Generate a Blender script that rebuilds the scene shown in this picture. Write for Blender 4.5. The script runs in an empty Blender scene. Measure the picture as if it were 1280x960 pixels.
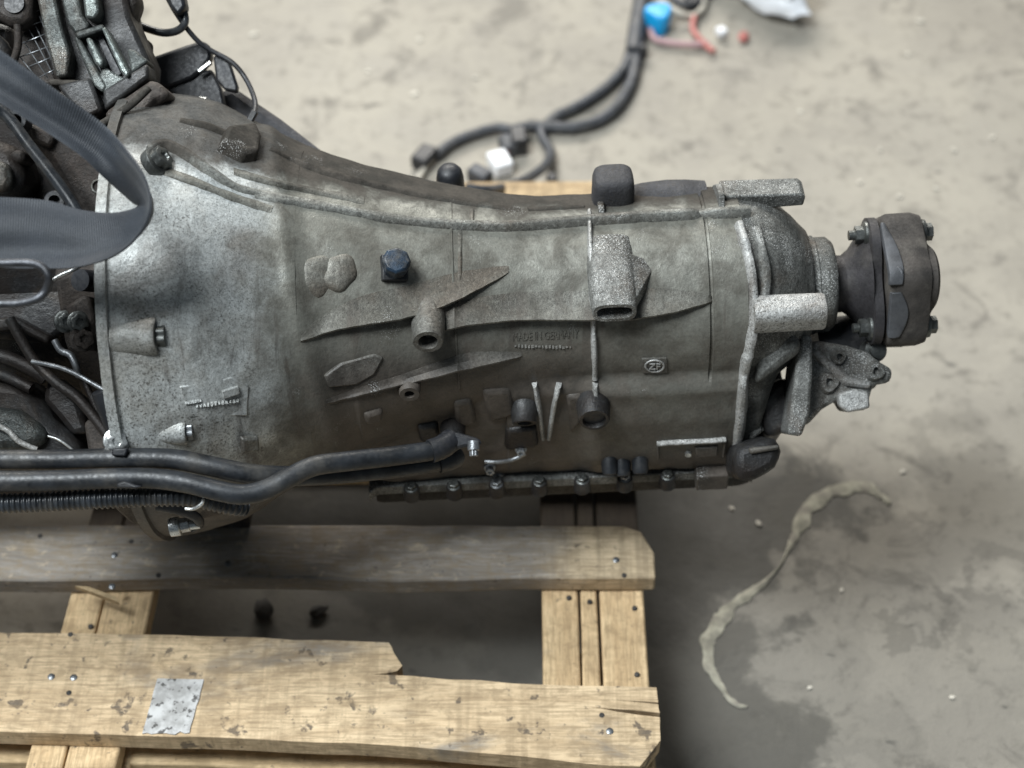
import bpy, bmesh, math, random
from mathutils import Vector, Matrix, noise
from mathutils.bvhtree import BVHTree
random.seed(7)
V = Vector
scene = bpy.context.scene
COL = scene.collection
# ------------------------------------------------------------------ camera
PITCH = math.radians(48.0)
FPX = 2000.0                      # focal length in pixels of the 1280 px wide photograph
PAL = 0.144                       # height of the pallet deck
CAM = V((0.0, 0.0, PAL + 1.22))
cp, sp = math.cos(PITCH), math.sin(PITCH)
FWD = V((0, cp, -sp)); RGT = V((1, 0, 0)); UPI = V((0, sp, cp))
cam = bpy.data.cameras.new('camera'); camo = bpy.data.objects.new('camera', cam); COL.objects.link(camo)
camo.location = CAM; camo.rotation_euler = (math.pi/2 - PITCH, 0, 0)
cam.sensor_width = 36; cam.lens = FPX/1280*36; cam.clip_start = 0.05; cam.clip_end = 200
cam.dof.use_dof = True; cam.dof.focus_distance = 1.27; cam.dof.aperture_fstop = 3.9
cam.dof.aperture_blades = 0
scene.camera = camo
# ------------------------------------------------------------------ light
world = bpy.data.worlds.new('World'); scene.world = world; world.use_nodes = True
bg = world.node_tree.nodes['Background']; bg.inputs[0].default_value = (0.72, 0.87, 1.0, 1); bg.inputs[1].default_value = 0.115
def area(name, loc, aim, size, power, color):
    l = bpy.data.lights.new(name, 'AREA'); l.shape = 'RECTANGLE'; l.size, l.size_y = size; l.energy = power; l.color = color
    o = bpy.data.objects.new(name, l); COL.objects.link(o); o.location = loc
    o.rotation_euler = (V(aim)-V(loc)).to_track_quat('-Z', 'Y').to_euler()
area('roof_light', (-1.05, 0.52, 2.6), (0, 1.0, 0.3), (1.1, 1.1), 118, (0.91, 0.97, 1.0))
area('door_light', (-0.6, 5.2, 3.2), (0.2, 2.4, 0.0), (3.6, 2.0), 330, (1.0, 0.965, 0.90))
vs = scene.view_settings
vs.view_transform = 'Standard'; vs.look = 'None'; vs.exposure = 0.0; vs.gamma = 1.0; vs.use_curve_mapping = False

# ------------------------------------------------------------------ pixel helpers (a pixel gives a direction only)
def ray(px, py): return FWD + RGT*((px-640)/FPX) + UPI*((480-py)/FPX)
def P(px, py, depth): return CAM + ray(px, py)*depth
def PZ(px, py, z):
    d = ray(px, py); return CAM + d*((z-CAM.z)/d.z)
def pxm(n, depth): return n*depth/FPX        # pixels to metres at a depth
# ------------------------------------------------------------------ mesh helpers
class MB:
    def __init__(s): s.v = []; s.f = []; s.uv = None
    def add(s, vs_, fs):
        n = len(s.v); s.v += [V(q) for q in vs_]; s.f += [tuple(i+n for i in f) for f in fs]; return s
    def box(s, c, ax, ay, az):
        c = V(c); q = [c+ax*i+ay*j+az*k for i in (-1,1) for j in (-1,1) for k in (-1,1)]
        return s.add(q, [(0,1,3,2),(4,6,7,5),(0,4,5,1),(2,3,7,6),(0,2,6,4),(1,5,7,3)])
    def loft(s, rings, caps=True, closed=False):
        n = len(rings[0]); vs_ = [q for r in rings for q in r]; fs = []
        m = len(rings)
        for i in range(m if closed else m-1):
            for j in range(n):
                a = i*n+j; b = i*n+(j+1) % n; i2 = (i+1) % m
                fs.append((a, b, i2*n+(j+1) % n, i2*n+j))
        if caps and not closed:
            fs.append(tuple(range(n))); fs.append(tuple((m-1)*n+j for j in range(n)))
        return s.add(vs_, fs)
    def tube(s, pts, r, seg=12, caps=True, closed=False):
        pts = [V(p) for p in pts]; n = len(pts)
        rr = r if isinstance(r, (list, tuple)) else [r]*n
        t0 = (pts[1]-pts[0]).normalized(); u = t0.orthogonal().normalized(); rings = []
        for i in range(n):
            if closed: t = (pts[(i+1) % n]-pts[i-1]).normalized()
            else: t = (pts[min(i+1, n-1)]-pts[max(i-1, 0)]).normalized()
            u = (u-t*u.dot(t)).normalized(); w = t.cross(u)
            rings.append([pts[i]+(u*math.cos(2*math.pi*k/seg)+w*math.sin(2*math.pi*k/seg))*rr[i] for k in range(seg)])
        return s.loft(rings, caps, closed)
    def lathe(s, o, ax, prof, seg=32, fn=None, caps=True, up=None):
        o = V(o); ax = V(ax).normalized(); u = (up - ax*up.dot(ax)).normalized() if up is not None else ax.orthogonal().normalized(); w = ax.cross(u); rings = []
        for d, r in prof:
            rings.append([o+ax*d+(u*math.cos(2*math.pi*k/seg)+w*math.sin(2*math.pi*k/seg))*(r*(fn(2*math.pi*k/seg) if fn else 1)) for k in range(seg)])
        return s.loft(rings, caps)
    def prism(s, poly, vec):
        n = len(poly); a = [V(p) for p in poly]; b = [p+V(vec) for p in a]
        return s.add(a+b, [tuple(range(n)), tuple(range(2*n-1, n-1, -1))]+[(i, (i+1) % n, n+(i+1) % n, n+i) for i in range(n)])
    def prism2(s, lo, hi):
        n = len(lo)
        return s.add(list(lo)+list(hi), [tuple(range(n)), tuple(range(2*n-1, n-1, -1))]+[(i, (i+1) % n, n+(i+1) % n, n+i) for i in range(n)])

ORG = {}
def mesh_obj(name, mb, mat, parent=None, bevel=0, ang=40, seg=2, subsurf=0, recalc=True):
    vs_ = mb.v; me = bpy.data.meshes.new(name)
    lo = [min(q[i] for q in vs_) for i in range(3)]; hi = [max(q[i] for q in vs_) for i in range(3)]
    c = V(((lo[0]+hi[0])/2, (lo[1]+hi[1])/2, lo[2]))
    me.from_pydata([tuple(q-c) for q in vs_], [], mb.f)
    if mb.uv:
        ul = me.uv_layers.new(name='UVMap')
        for lp in me.loops: ul.data[lp.index].uv = mb.uv[lp.vertex_index]
    if recalc:
        bm = bmesh.new(); bm.from_mesh(me); bmesh.ops.recalc_face_normals(bm, faces=bm.faces); bm.to_mesh(me); bm.free()
    me.materials.append(mat)
    o = bpy.data.objects.new(name, me); COL.objects.link(o)
    if parent is not None:
        o.parent = parent; o.location = c-ORG[parent]
    else: o.location = c
    ORG[o] = c
    me.shade_smooth(); me.set_sharp_from_angle(angle=math.radians(ang))
    if bevel:
        m = o.modifiers.new('bevel', 'BEVEL'); m.width = bevel; m.segments = seg; m.limit_method = 'ANGLE'; m.angle_limit = math.radians(35); m.harden_normals = False
    if subsurf:
        m = o.modifiers.new('sub', 'SUBSURF'); m.levels = subsurf; m.render_levels = subsurf
    return o
def thing(name, loc, label, cat, group=None):
    o = bpy.data.objects.new(name, None); COL.objects.link(o); o.location = loc; ORG[o] = V(loc); o.empty_display_size = 0.05
    tag(o, label, cat, group); return o
def tag(o, label, cat, group=None):
    o['label'] = label; o['category'] = cat
    if group: o['group'] = group
    return o
def cr(pts, n=8, closed=False):
    """Catmull-Rom through points (Vectors or tuples of floats)."""
    pts = [V(p) for p in pts]; out = []; m = len(pts)
    for i in range(m if closed else m-1):
        g = (lambda k: pts[k % m]) if closed else (lambda k: pts[max(0, min(m-1, k))])
        p0, p1, p2, p3 = g(i-1), g(i), g(i+1), g(i+2)
        for k in range(n):
            t = k/n
            out.append(0.5*((2*p1)+(p2-p0)*t+(2*p0-5*p1+4*p2-p3)*t*t+(3*p1-p0-3*p2+p3)*t**3))
    if not closed: out.append(pts[-1].copy())
    return out
def interp(tab, x):
    if x <= tab[0][0]: return tab[0][1]
    for (x0, y0), (x1, y1) in zip(tab, tab[1:]):
        if x <= x1:
            t = (x-x0)/(x1-x0); return y0+(y1-y0)*t
    return tab[-1][1]
def sstep(a, b, x):
    t = max(0, min(1, (x-a)/(b-a))); return t*t*(3-2*t)

# ------------------------------------------------------------------ gearbox frame
DG = 1.38
A0 = P(192, 395, DG); B0 = P(1110, 352, DG)
ex = (B0-A0).normalized()
ev = (V((0,0,1))-ex*ex.z).normalized(); eh = ex.cross(ev)       # up and towards the near side, both square to the shaft axis
et = (-FWD-ex*(-FWD).dot(ex)).normalized(); es = et.cross(ex)   # towards the viewer / up the picture, square to the axis
if es.dot(UPI) < 0: es = -es
SC = FPX/DG
def G(a, h, v): return A0+ex*a+eh*h+ev*v
def Gst(a, s, t): return A0+ex*a+es*s+et*t
# ------------------------------------------------------------------ materials
class NT:
    def __init__(s, name):
        s.m = bpy.data.materials.new(name); s.m.use_nodes = True; s.t = s.m.node_tree
        s.b = s.t.nodes['Principled BSDF']; s.co = s.t.nodes.new('ShaderNodeTexCoord')
    def n(s, kind, **kw):
        nd = s.t.nodes.new('ShaderNode'+kind)
        for k, v in kw.items(): setattr(nd, k, v)
        return nd
    def link(s, a, b): s.t.links.new(a, b)
    def inp(s, sock, val):
        if hasattr(val, 'links') or isinstance(val, bpy.types.NodeSocket): s.link(val, sock)
        elif isinstance(val, (tuple, list)) and len(val) == 3 and sock.type == 'RGBA': sock.default_value = (*val, 1)
        else: sock.default_value = val
    def vec(s, scale=(1,1,1), loc=(0,0,0), src='Object', rot=(0,0,0)):
        m = s.n('Mapping'); m.inputs['Scale'].default_value = scale; m.inputs['Location'].default_value = loc; m.inputs['Rotation'].default_value = rot
        s.link(s.co.outputs[src] if isinstance(src, str) else src, m.inputs['Vector']); return m.outputs[0]
    def world(s):
        g = s.n('NewGeometry'); return g.outputs['Position']
    def noise(s, scale, detail=4, rough=0.55, vec=None, dist=0.0):
        nd = s.n('TexNoise'); nd.inputs['Scale'].default_value = scale; nd.inputs['Detail'].default_value = detail
        nd.inputs['Roughness'].default_value = rough; nd.inputs['Distortion'].default_value = dist
        s.link(vec if vec is not None else s.co.outputs['Object'], nd.inputs['Vector']); return nd.outputs['Fac']
    def ramp(s, fac, lo, hi, a=0.0, b=1.0):
        nd = s.n('MapRange', interpolation_type='SMOOTHSTEP'); s.inp(nd.inputs['Value'], fac)
        nd.inputs['From Min'].default_value = lo; nd.inputs['From Max'].default_value = hi
        nd.inputs['To Min'].default_value = a; nd.inputs['To Max'].default_value = b; return nd.outputs[0]
    def mix(s, fac, a, b, blend='MIX'):
        nd = s.n('Mix', data_type='RGBA', blend_type=blend); s.inp(nd.inputs[0], fac); s.inp(nd.inputs[6], a); s.inp(nd.inputs[7], b); return nd.outputs[2]
    def math(s, op, a, b=0.0):
        nd = s.n('Math', operation=op); s.inp(nd.inputs[0], a); s.inp(nd.inputs[1], b); return nd.outputs[0]
    def bump(s, h, strength=0.3, dist=0.001, prev=None):
        nd = s.n('Bump'); nd.inputs['Strength'].default_value = strength; nd.inputs['Distance'].default_value = dist
        s.link(h, nd.inputs['Height'])
        if prev is not None: s.link(prev, nd.inputs['Normal'])
        return nd.outputs[0]
    def out(s, col=None, rough=None, metal=None, normal=None, spec=None):
        for k, v in (('Base Color', col), ('Roughness', rough), ('Metallic', metal), ('Normal', normal), ('Specular IOR Level', spec)):
            if v is not None: s.inp(s.b.inputs[k], v)
        return s.m

def cast(name, base, grime, amount=0.5, speck=0.0, metal=0.35, rough=0.55, bump=0.5, oil_shade=0.0, brown=(0.10, 0.075, 0.055), bs=1.0, film=False, into=None, grain=0.4):
    """dirty cast aluminium: patchy grime, pores, pale corrosion specks"""
    k = NT(name); w = k.world()
    big = k.noise(9, 5, 0.6, w, 0.4); mid = k.noise(38, 6, 0.65, w, 0.3); fine = k.noise(420*bs, 3, 0.6, w); vfine = k.noise(1100, 2, 0.5, w)
    g = k.math('ADD', k.math('MULTIPLY', big, 0.6), k.math('MULTIPLY', mid, 0.4))
    lo = 0.62-0.28*amount
    mask = k.ramp(g, lo-0.09, lo+0.11)
    c = k.mix(mask, base, grime)
    b2 = k.ramp(k.noise(14, 5, 0.6, k.vec((1,1,1), (3,5,1), w), 0.5), 0.50, 0.70, 0, 0.5 if film else 0.75)
    c = k.mix(b2, c, brown)
    c = k.mix(k.ramp(fine, 0.42, 0.66, 0.0, 0.30), c, tuple(x*0.5 for x in grime))
    pits = k.ramp(vfine, 0.56, 0.68, 0, 0.6)
    c = k.mix(pits, c, (0.02, 0.02, 0.02))
    gr = k.noise(330*bs, 4, 0.75, k.vec((1,1,1), (8,3,6), w))
    c = k.mix(k.ramp(gr, 0.52, 0.66, 0, grain), c, (0.025, 0.023, 0.02)); c = k.mix(k.ramp(gr, 0.46, 0.32, 0, grain*0.6), c, tuple(min(0.62, x*1.9) for x in base))
    # old dribbles and smears
    st = k.ramp(k.noise(60, 4, 0.7, k.vec((1.0, 0.25, 0.25), (1, 2, 0), w), 1.0), 0.56, 0.68, 0, 0.45)
    c = k.mix(st, c, tuple(x*0.45 for x in grime))
    # pepper of dark pits in patches
    pa = k.ramp(k.noise(17, 4, 0.6, k.vec((1,1,1), (2,9,4), w)), 0.48, 0.66)
    c = k.mix(k.math('MULTIPLY', k.ramp(k.noise(520, 2, 0.5, k.vec((1,1,1), (5,1,7), w)), 0.56, 0.66, 0, 0.75), pa), c, (0.045, 0.038, 0.03))
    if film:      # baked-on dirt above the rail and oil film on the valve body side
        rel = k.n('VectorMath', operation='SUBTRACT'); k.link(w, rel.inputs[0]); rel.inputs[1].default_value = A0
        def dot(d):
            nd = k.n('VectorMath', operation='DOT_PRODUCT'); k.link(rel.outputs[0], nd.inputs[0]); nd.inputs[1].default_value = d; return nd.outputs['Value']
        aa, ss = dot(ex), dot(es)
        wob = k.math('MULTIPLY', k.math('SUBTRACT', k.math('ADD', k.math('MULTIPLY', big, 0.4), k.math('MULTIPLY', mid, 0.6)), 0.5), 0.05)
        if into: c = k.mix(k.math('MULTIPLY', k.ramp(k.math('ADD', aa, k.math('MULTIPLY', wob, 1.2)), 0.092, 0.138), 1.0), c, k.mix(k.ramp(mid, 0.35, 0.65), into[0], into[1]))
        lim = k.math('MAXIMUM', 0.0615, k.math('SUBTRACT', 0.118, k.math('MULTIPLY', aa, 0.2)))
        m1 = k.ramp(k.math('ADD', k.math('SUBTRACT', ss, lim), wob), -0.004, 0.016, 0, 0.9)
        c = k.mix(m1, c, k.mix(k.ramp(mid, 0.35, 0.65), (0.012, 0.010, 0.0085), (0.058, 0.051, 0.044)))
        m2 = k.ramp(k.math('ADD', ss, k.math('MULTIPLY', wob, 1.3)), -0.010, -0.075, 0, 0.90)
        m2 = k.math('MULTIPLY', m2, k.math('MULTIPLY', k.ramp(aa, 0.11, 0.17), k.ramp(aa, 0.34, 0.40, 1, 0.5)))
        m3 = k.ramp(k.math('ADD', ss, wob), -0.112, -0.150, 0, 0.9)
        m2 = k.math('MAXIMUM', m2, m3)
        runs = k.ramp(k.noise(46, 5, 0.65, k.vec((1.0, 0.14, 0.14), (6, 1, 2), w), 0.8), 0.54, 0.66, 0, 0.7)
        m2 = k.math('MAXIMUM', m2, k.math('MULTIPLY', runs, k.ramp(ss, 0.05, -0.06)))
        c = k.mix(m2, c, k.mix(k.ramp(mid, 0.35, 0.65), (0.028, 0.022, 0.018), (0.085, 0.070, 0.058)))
    if film:
        tex = k.math('ADD', k.math('MULTIPLY', gr, 0.6), k.math('MULTIPLY', k.noise(130, 5, 0.7, k.vec((1,1,1), (2,6,1), w)), 0.4))
        c = k.mix(0.40, c, k.ramp(tex, 0.36, 0.64, 1.35, 0.65), 'MULTIPLY')
    if speck:
        vor = k.n('TexVoronoi'); vor.inputs['Scale'].default_value = 780; k.link(w, vor.inputs['Vector'])
        area_ = k.ramp(k.noise(22, 4, 0.6, k.vec((1,1,1), (9,2,4), w)), 0.62-0.3*speck, 0.74-0.3*speck)
        sp_ = k.math('MULTIPLY', k.ramp(k.math('ADD', vor.outputs['Distance'], k.math('MULTIPLY', mid, 0.5)), 0.62, 0.36), area_)
        c = k.mix(k.math('MULTIPLY', sp_, 0.75), c, (0.68, 0.68, 0.665))
    if oil_shade: c = k.mix(k.ramp(k.noise(20, 4, 0.6, w), 0.55-0.3*oil_shade, 0.72-0.3*oil_shade, 0, 0.9), c, (0.018, 0.014, 0.012))
    n = k.bump(mid, 0.35*bump, 0.002); n = k.bump(gr, 0.8*bump, 0.0012, n); n = k.bump(fine, 0.7*bump, 0.0008, n); n = k.bump(vfine, 0.5*bump, 0.0003, n)
    r = k.ramp(mid, 0.3, 0.7, rough-0.12, rough+0.15)
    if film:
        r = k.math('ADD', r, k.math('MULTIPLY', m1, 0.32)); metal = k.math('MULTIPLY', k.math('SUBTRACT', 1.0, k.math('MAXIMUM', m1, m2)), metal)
    return k.out(c, r, metal, n, k.math('SUBTRACT', 0.4, k.math('MULTIPLY', m1, 0.32)) if film else 0.4)
def plain(name, col, rough=0.5, metal=0.0, var=0.35, nscale=40, bump=0.15, dust=0.0, spec=0.5):
    k = NT(name); w = k.world()
    f = k.noise(nscale, 5, 0.6, w); f2 = k.noise(nscale*7, 3, 0.6, w)
    c = k.mix(k.ramp(f, 0.3, 0.7), tuple(x*(1-var) for x in col), tuple(min(1, x*(1+var)) for x in col))
    if dust: c = k.mix(k.ramp(k.noise(nscale*0.5, 6, 0.7, k.vec((1,1,1), (4,1,2), w)), 0.46, 0.68, 0, dust), c, (0.22, 0.20, 0.17))
    n = k.bump(f2, bump, 0.0006)
    return k.out(c, k.ramp(f2, 0.3, 0.7, max(0.05, rough-0.08), min(1, rough+0.12)), metal, n, spec)
def wood(name, light, dark, grey=0.0, greycol=(0.13, 0.12, 0.115), axis=0, stain=0.3, seed=0.0, bare=None, saw=0.5, oil_shade=None):
    k = NT(name)
    sc = (1.0, 9.0, 9.0) if axis == 0 else (9.0, 1.0, 9.0)
    v = k.vec(sc, (seed, seed*1.7, 0), k.world())
    warp = k.noise(2.2, 3, 0.5, k.vec((1.2, 1.2, 1.2), (seed, 0, 0), k.world()), 0.6)
    comb = k.n('VectorMath', operation='ADD'); k.link(v, comb.inputs[0]); vm = k.n('CombineXYZ'); k.inp(vm.inputs[1], k.math('MULTIPLY', warp, 1.3)); k.link(vm.outputs[0], comb.inputs[1])
    g = k.noise(6.5, 6, 0.62, comb.outputs[0], 0.3); g2 = k.noise(34, 3, 0.5, comb.outputs[0])
    gg = k.math('ADD', k.math('MULTIPLY', g, 0.75), k.math('MULTIPLY', g2, 0.25))
    c = k.mix(k.ramp(gg, 0.30, 0.72), light, dark)
    # saw marks across the grain
    sm = k.noise(30, 3, 0.6, k.vec((3.2, 0.16, 0.16) if axis == 0 else (0.16, 3.2, 0.16), (seed, 0, 0), k.world()))
    c = k.mix(k.ramp(sm, 0.46, 0.62, 0, saw*0.75), c, tuple(x*0.5 for x in dark))
    blotch = k.noise(7, 5, 0.6, k.vec((0.8, 1.6, 1), (seed*3, 2, 0), k.world()), 0.5)
    if grey:
        m = k.ramp(blotch, 0.66-0.42*grey, 0.80-0.42*grey, 0, 0.92)
        if bare is not None:      # worn pale wood towards the board's end
            xs = k.n('SeparateXYZ'); k.link(k.world(), xs.inputs[0])
            e = k.math('ADD', xs.outputs[0], k.math('MULTIPLY', k.noise(18, 4, 0.6, k.world()), 0.09))
            m = k.math('MULTIPLY', m, k.ramp(e, bare[0], bare[1], 1, 0.08))
        c = k.mix(m, c, k.mix(k.ramp(gg, 0.35, 0.65), greycol, tuple(x*0.55 for x in greycol)))
    if stain:
        s1 = k.ramp(k.noise(42, 4, 0.6, k.vec((1,1,1), (seed+5, 1, 0), k.world()), 0.2), 0.72-0.09*stain, 0.77-0.09*stain, 0, 0.8)
        c = k.mix(s1, c, (0.045, 0.042, 0.045))
        s2 = k.ramp(k.noise(150, 3, 0.6, k.vec((1,1,1), (seed+9, 1, 0), k.world())), 0.64, 0.72, 0, 0.6)
        c = k.mix(s2, c, (0.07, 0.06, 0.055))
    fib = k.noise(90, 4, 0.7, k.vec((0.35, 5.0, 5.0) if axis == 0 else (5.0, 0.35, 5.0), (seed, 3, 0), k.world()))
    c = k.mix(k.ramp(fib, 0.42, 0.66, 0, 0.6), c, tuple(x*0.55 for x in dark))
    mott = k.noise(55, 5, 0.7, k.vec((1, 1.4, 1), (seed, 7, 0), k.world()), 0.4)
    c = k.mix(k.ramp(mott, 0.48, 0.64, 0, 0.5), c, tuple(x*0.6 for x in dark)); c = k.mix(k.ramp(mott, 0.45, 0.28, 0, 0.35), c, tuple(min(1, x*1.2) for x in light))
    if oil_shade:       # shade under the gearbox painted in, together with dripped oil
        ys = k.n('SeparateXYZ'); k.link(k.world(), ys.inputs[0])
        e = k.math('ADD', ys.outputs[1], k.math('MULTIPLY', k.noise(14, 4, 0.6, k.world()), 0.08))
        c = k.mix(k.math('MULTIPLY', k.ramp(e, oil_shade[0], oil_shade[0]+0.05), 0.93), c, (0.02, 0.019, 0.02))
    n = k.bump(gg, 0.45, 0.0015); n = k.bump(fib, 0.5, 0.0008, n); n = k.bump(g2, 0.35, 0.0006, n); n = k.bump(sm, 0.25, 0.0008, n)
    return k.out(c, 0.75, 0, n, 0.25)

def concrete():
    k = NT('concrete'); w = k.world()
    a = k.noise(1.6, 6, 0.6, w, 0.5); b = k.noise(7, 6, 0.65, w, 0.4); c_ = k.noise(45, 5, 0.65, w); d = k.noise(260, 3, 0.6, w)
    c = k.mix(k.ramp(a, 0.3, 0.7), (0.335, 0.31, 0.265), (0.265, 0.243, 0.207))
    c = k.mix(k.ramp(b, 0.42, 0.62, 0, 0.6), c, (0.38, 0.35, 0.295))
    c = k.mix(k.ramp(k.noise(13, 6, 0.7, k.vec((1,1,1), (7,3,0), w), 0.6), 0.52, 0.66, 0, 0.7), c, (0.15, 0.138, 0.118))
    c = k.mix(k.ramp(c_, 0.50, 0.72, 0, 0.45), c, (0.13, 0.12, 0.10))
    c = k.mix(k.ramp(k.noise(30, 5, 0.65, k.vec((1,1,1), (1,8,0), w)), 0.70, 0.76, 0, 0.5), c, (0.50, 0.47, 0.41))
    # oil stains and painted shade of gearbox and pallet, each with a ragged outline
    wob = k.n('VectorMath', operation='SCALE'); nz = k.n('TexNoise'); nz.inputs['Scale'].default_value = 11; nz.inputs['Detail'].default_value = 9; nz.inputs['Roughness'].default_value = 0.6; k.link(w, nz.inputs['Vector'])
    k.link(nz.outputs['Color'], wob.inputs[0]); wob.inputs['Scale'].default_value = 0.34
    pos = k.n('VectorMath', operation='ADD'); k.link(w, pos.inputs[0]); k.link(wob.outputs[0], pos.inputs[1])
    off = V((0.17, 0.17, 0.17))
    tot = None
    for (px, py, rad, st) in STAINS_SHADE:
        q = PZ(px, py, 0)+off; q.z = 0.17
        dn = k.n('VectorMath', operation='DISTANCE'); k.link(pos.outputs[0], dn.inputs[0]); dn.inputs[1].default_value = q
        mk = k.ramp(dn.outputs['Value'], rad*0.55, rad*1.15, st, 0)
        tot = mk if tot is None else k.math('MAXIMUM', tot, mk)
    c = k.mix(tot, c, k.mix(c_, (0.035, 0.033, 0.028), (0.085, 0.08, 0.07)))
    sp_ = k.ramp(k.noise(24, 3, 0.5, k.vec((1, 1.6, 1), (2,2,0), w), 0.4), 0.68, 0.75, 0, 0.6)
    c = k.mix(sp_, c, (0.06, 0.058, 0.052))
    n = k.bump(b, 0.25, 0.006); n = k.bump(c_, 0.35, 0.003, n); n = k.bump(d, 0.4, 0.0008, n)
    return k.out(c, k.ramp(b, 0.3, 0.7, 0.62, 0.85), 0, n, 0.35)
STAINS_SHADE = [(960, 640, 0.11, 0.85), (880, 700, 0.12, 0.9), (860, 830, 0.11, 0.85), (900, 930, 0.12, 0.85), (560, 770, 0.22, 0.75), (380, 760, 0.18, 0.72), (250, 770, 0.12, 0.6),  # real oil spots, and shade under and beside the gearbox put into the colour
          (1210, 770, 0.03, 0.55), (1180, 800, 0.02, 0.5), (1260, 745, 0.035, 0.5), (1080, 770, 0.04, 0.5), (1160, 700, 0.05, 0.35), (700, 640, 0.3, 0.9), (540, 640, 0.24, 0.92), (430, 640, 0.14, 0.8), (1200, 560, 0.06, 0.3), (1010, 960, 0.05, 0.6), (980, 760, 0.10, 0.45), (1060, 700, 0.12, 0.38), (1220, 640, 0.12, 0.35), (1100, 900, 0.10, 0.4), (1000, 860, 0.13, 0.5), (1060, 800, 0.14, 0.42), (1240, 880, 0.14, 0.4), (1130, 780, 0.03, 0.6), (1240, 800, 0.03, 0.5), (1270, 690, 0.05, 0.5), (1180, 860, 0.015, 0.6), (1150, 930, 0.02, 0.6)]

M = {}
M['bell'] = cast('bell_aluminium', (0.50, 0.52, 0.51), (0.30, 0.295, 0.27), 0.35, 0.08, 0.30, 0.52, 0.4, film=True, into=((0.195, 0.193, 0.168), (0.10, 0.095, 0.08)), grain=0.22)
M['case'] = cast('case_aluminium', (0.185, 0.183, 0.162), (0.10, 0.095, 0.08), 0.55, 0.08, 0.30, 0.56, 0.5, film=True, grain=0.22)
M['tail'] = cast('tail_aluminium', (0.23, 0.233, 0.222), (0.10, 0.10, 0.092), 0.5, 0.75, 0.30, 0.55, 0.9, grain=0.5)
M['taild'] = cast('dark_tail_aluminium', (0.17, 0.173, 0.163), (0.07, 0.07, 0.064), 0.5, 0.55, 0.30, 0.55, 0.9, grain=0.6)  # darker version of the tail aluminium
M['edge'] = cast('worn_edge_aluminium', (0.46, 0.46, 0.445), (0.22, 0.215, 0.20), 0.3, 0.8, 0.35, 0.5, 0.9, grain=0.4)
M['rib'] = cast('rib_aluminium', (0.22, 0.223, 0.205), (0.12, 0.117, 0.104), 0.5, 0.1, 0.3, 0.55, 0.5, film=True)
M['dark'] = cast('oily_aluminium', (0.058, 0.058, 0.058), (0.020, 0.020, 0.021), 0.6, 0.05, 0.3, 0.45, 0.6, 0.4)
M['top'] = cast('grimy_aluminium', (0.06, 0.06, 0.066), (0.038, 0.038, 0.042), 0.6, 0.05, 0.1, 0.7, 0.7, 0.0, (0.045, 0.043, 0.044), grain=0.25)
M['rust'] = cast('rusty_casting', (0.075, 0.062, 0.053), (0.026, 0.022, 0.020), 0.5, 0.06, 0.25, 0.6, 0.8, 0.0, (0.05, 0.036, 0.028))
M['green'] = cast('pale_casting', (0.15, 0.165, 0.158), (0.042, 0.046, 0.044), 0.6, 0.1, 0.5, 0.42, 0.9)
M['green_lit'] = cast('lit_casting', (0.28, 0.315, 0.30), (0.08, 0.09, 0.085), 0.5, 0.1, 0.6, 0.35, 0.9)  # brighter copy of the pale casting, wall highlights put into the colour
M['dull'] = plain('dull_steel', (0.24, 0.25, 0.26), 0.4, 0.8, 0.4, 120, 0.3)
M['steel'] = plain('zinc_steel', (0.55, 0.56, 0.55), 0.32, 0.85, 0.3, 90, 0.2)
M['boltdark'] = plain('oily_bolt_steel', (0.12, 0.125, 0.12), 0.38, 0.8, 0.4, 90, 0.3)
M['panm'] = plain('oily_pan', (0.016, 0.0145, 0.013), 0.6, 0.0, 0.5, 50, 0.4, 0.12, 0.3)
M['hooksteel'] = plain('hook_steel', (0.035, 0.037, 0.042), 0.4, 0.5, 0.5, 60, 0.3)
M['pipe'] = plain('pipe_black', (0.013, 0.015, 0.018), 0.46, 0.1, 0.5, 45, 0.4, 0.18)
M['black'] = plain('black_plastic', (0.011, 0.012, 0.015), 0.48, 0, 0.4, 50, 0.3, 0.10)
M['rubber'] = plain('dusty_rubber', (0.038, 0.033, 0.029), 0.8, 0, 0.4, 60, 0.6, 0.25)
M['flange'] = plain('flange_steel', (0.030, 0.028, 0.030), 0.55, 0.3, 0.35, 50, 0.4, 0.12)
M['sleeve'] = plain('coupling_alloy', (0.085, 0.088, 0.095), 0.6, 0.4, 0.3, 60, 0.3)
M['blue'] = plain('blue_plug', (0.007, 0.018, 0.034), 0.42, 0.0, 0.7, 160, 0.5, 0.25)
M['bluecon'] = plain('blue_connector', (0.01, 0.36, 0.75), 0.4, 0, 0.1, 60, 0.1)
M['white'] = plain('white_plastic', (0.72, 0.73, 0.75), 0.4, 0, 0.1, 60, 0.1)
M['bagm'] = plain('crumpled_plastic', (0.80, 0.82, 0.85), 0.3, 0, 0.12, 45, 1.0)
M['pink'] = plain('pink_wire', (0.42, 0.27, 0.28), 0.5, 0, 0.15, 60, 0.1)
M['red'] = plain('red_wire', (0.42, 0.15, 0.13), 0.5, 0, 0.15, 60, 0.1)
M['tape'] = plain('dirty_tape', (0.31, 0.295, 0.235), 0.95, 0, 0.35, 70, 0.3, 0.98)
M['chip'] = plain('pale_chip', (0.46, 0.43, 0.37), 0.8, 0, 0.2, 60, 0.3)
M['stone'] = plain('dark_stone', (0.05, 0.046, 0.042), 0.8, 0, 0.4, 60, 0.4)
M['hose'] = plain('hose_black', (0.02, 0.023, 0.027), 0.33, 0, 0.4, 60, 0.1, 0.2)
M['harness'] = plain('harness_wrap', (0.05, 0.054, 0.062), 0.5, 0, 0.35, 70, 0.4, 0.2)
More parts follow.
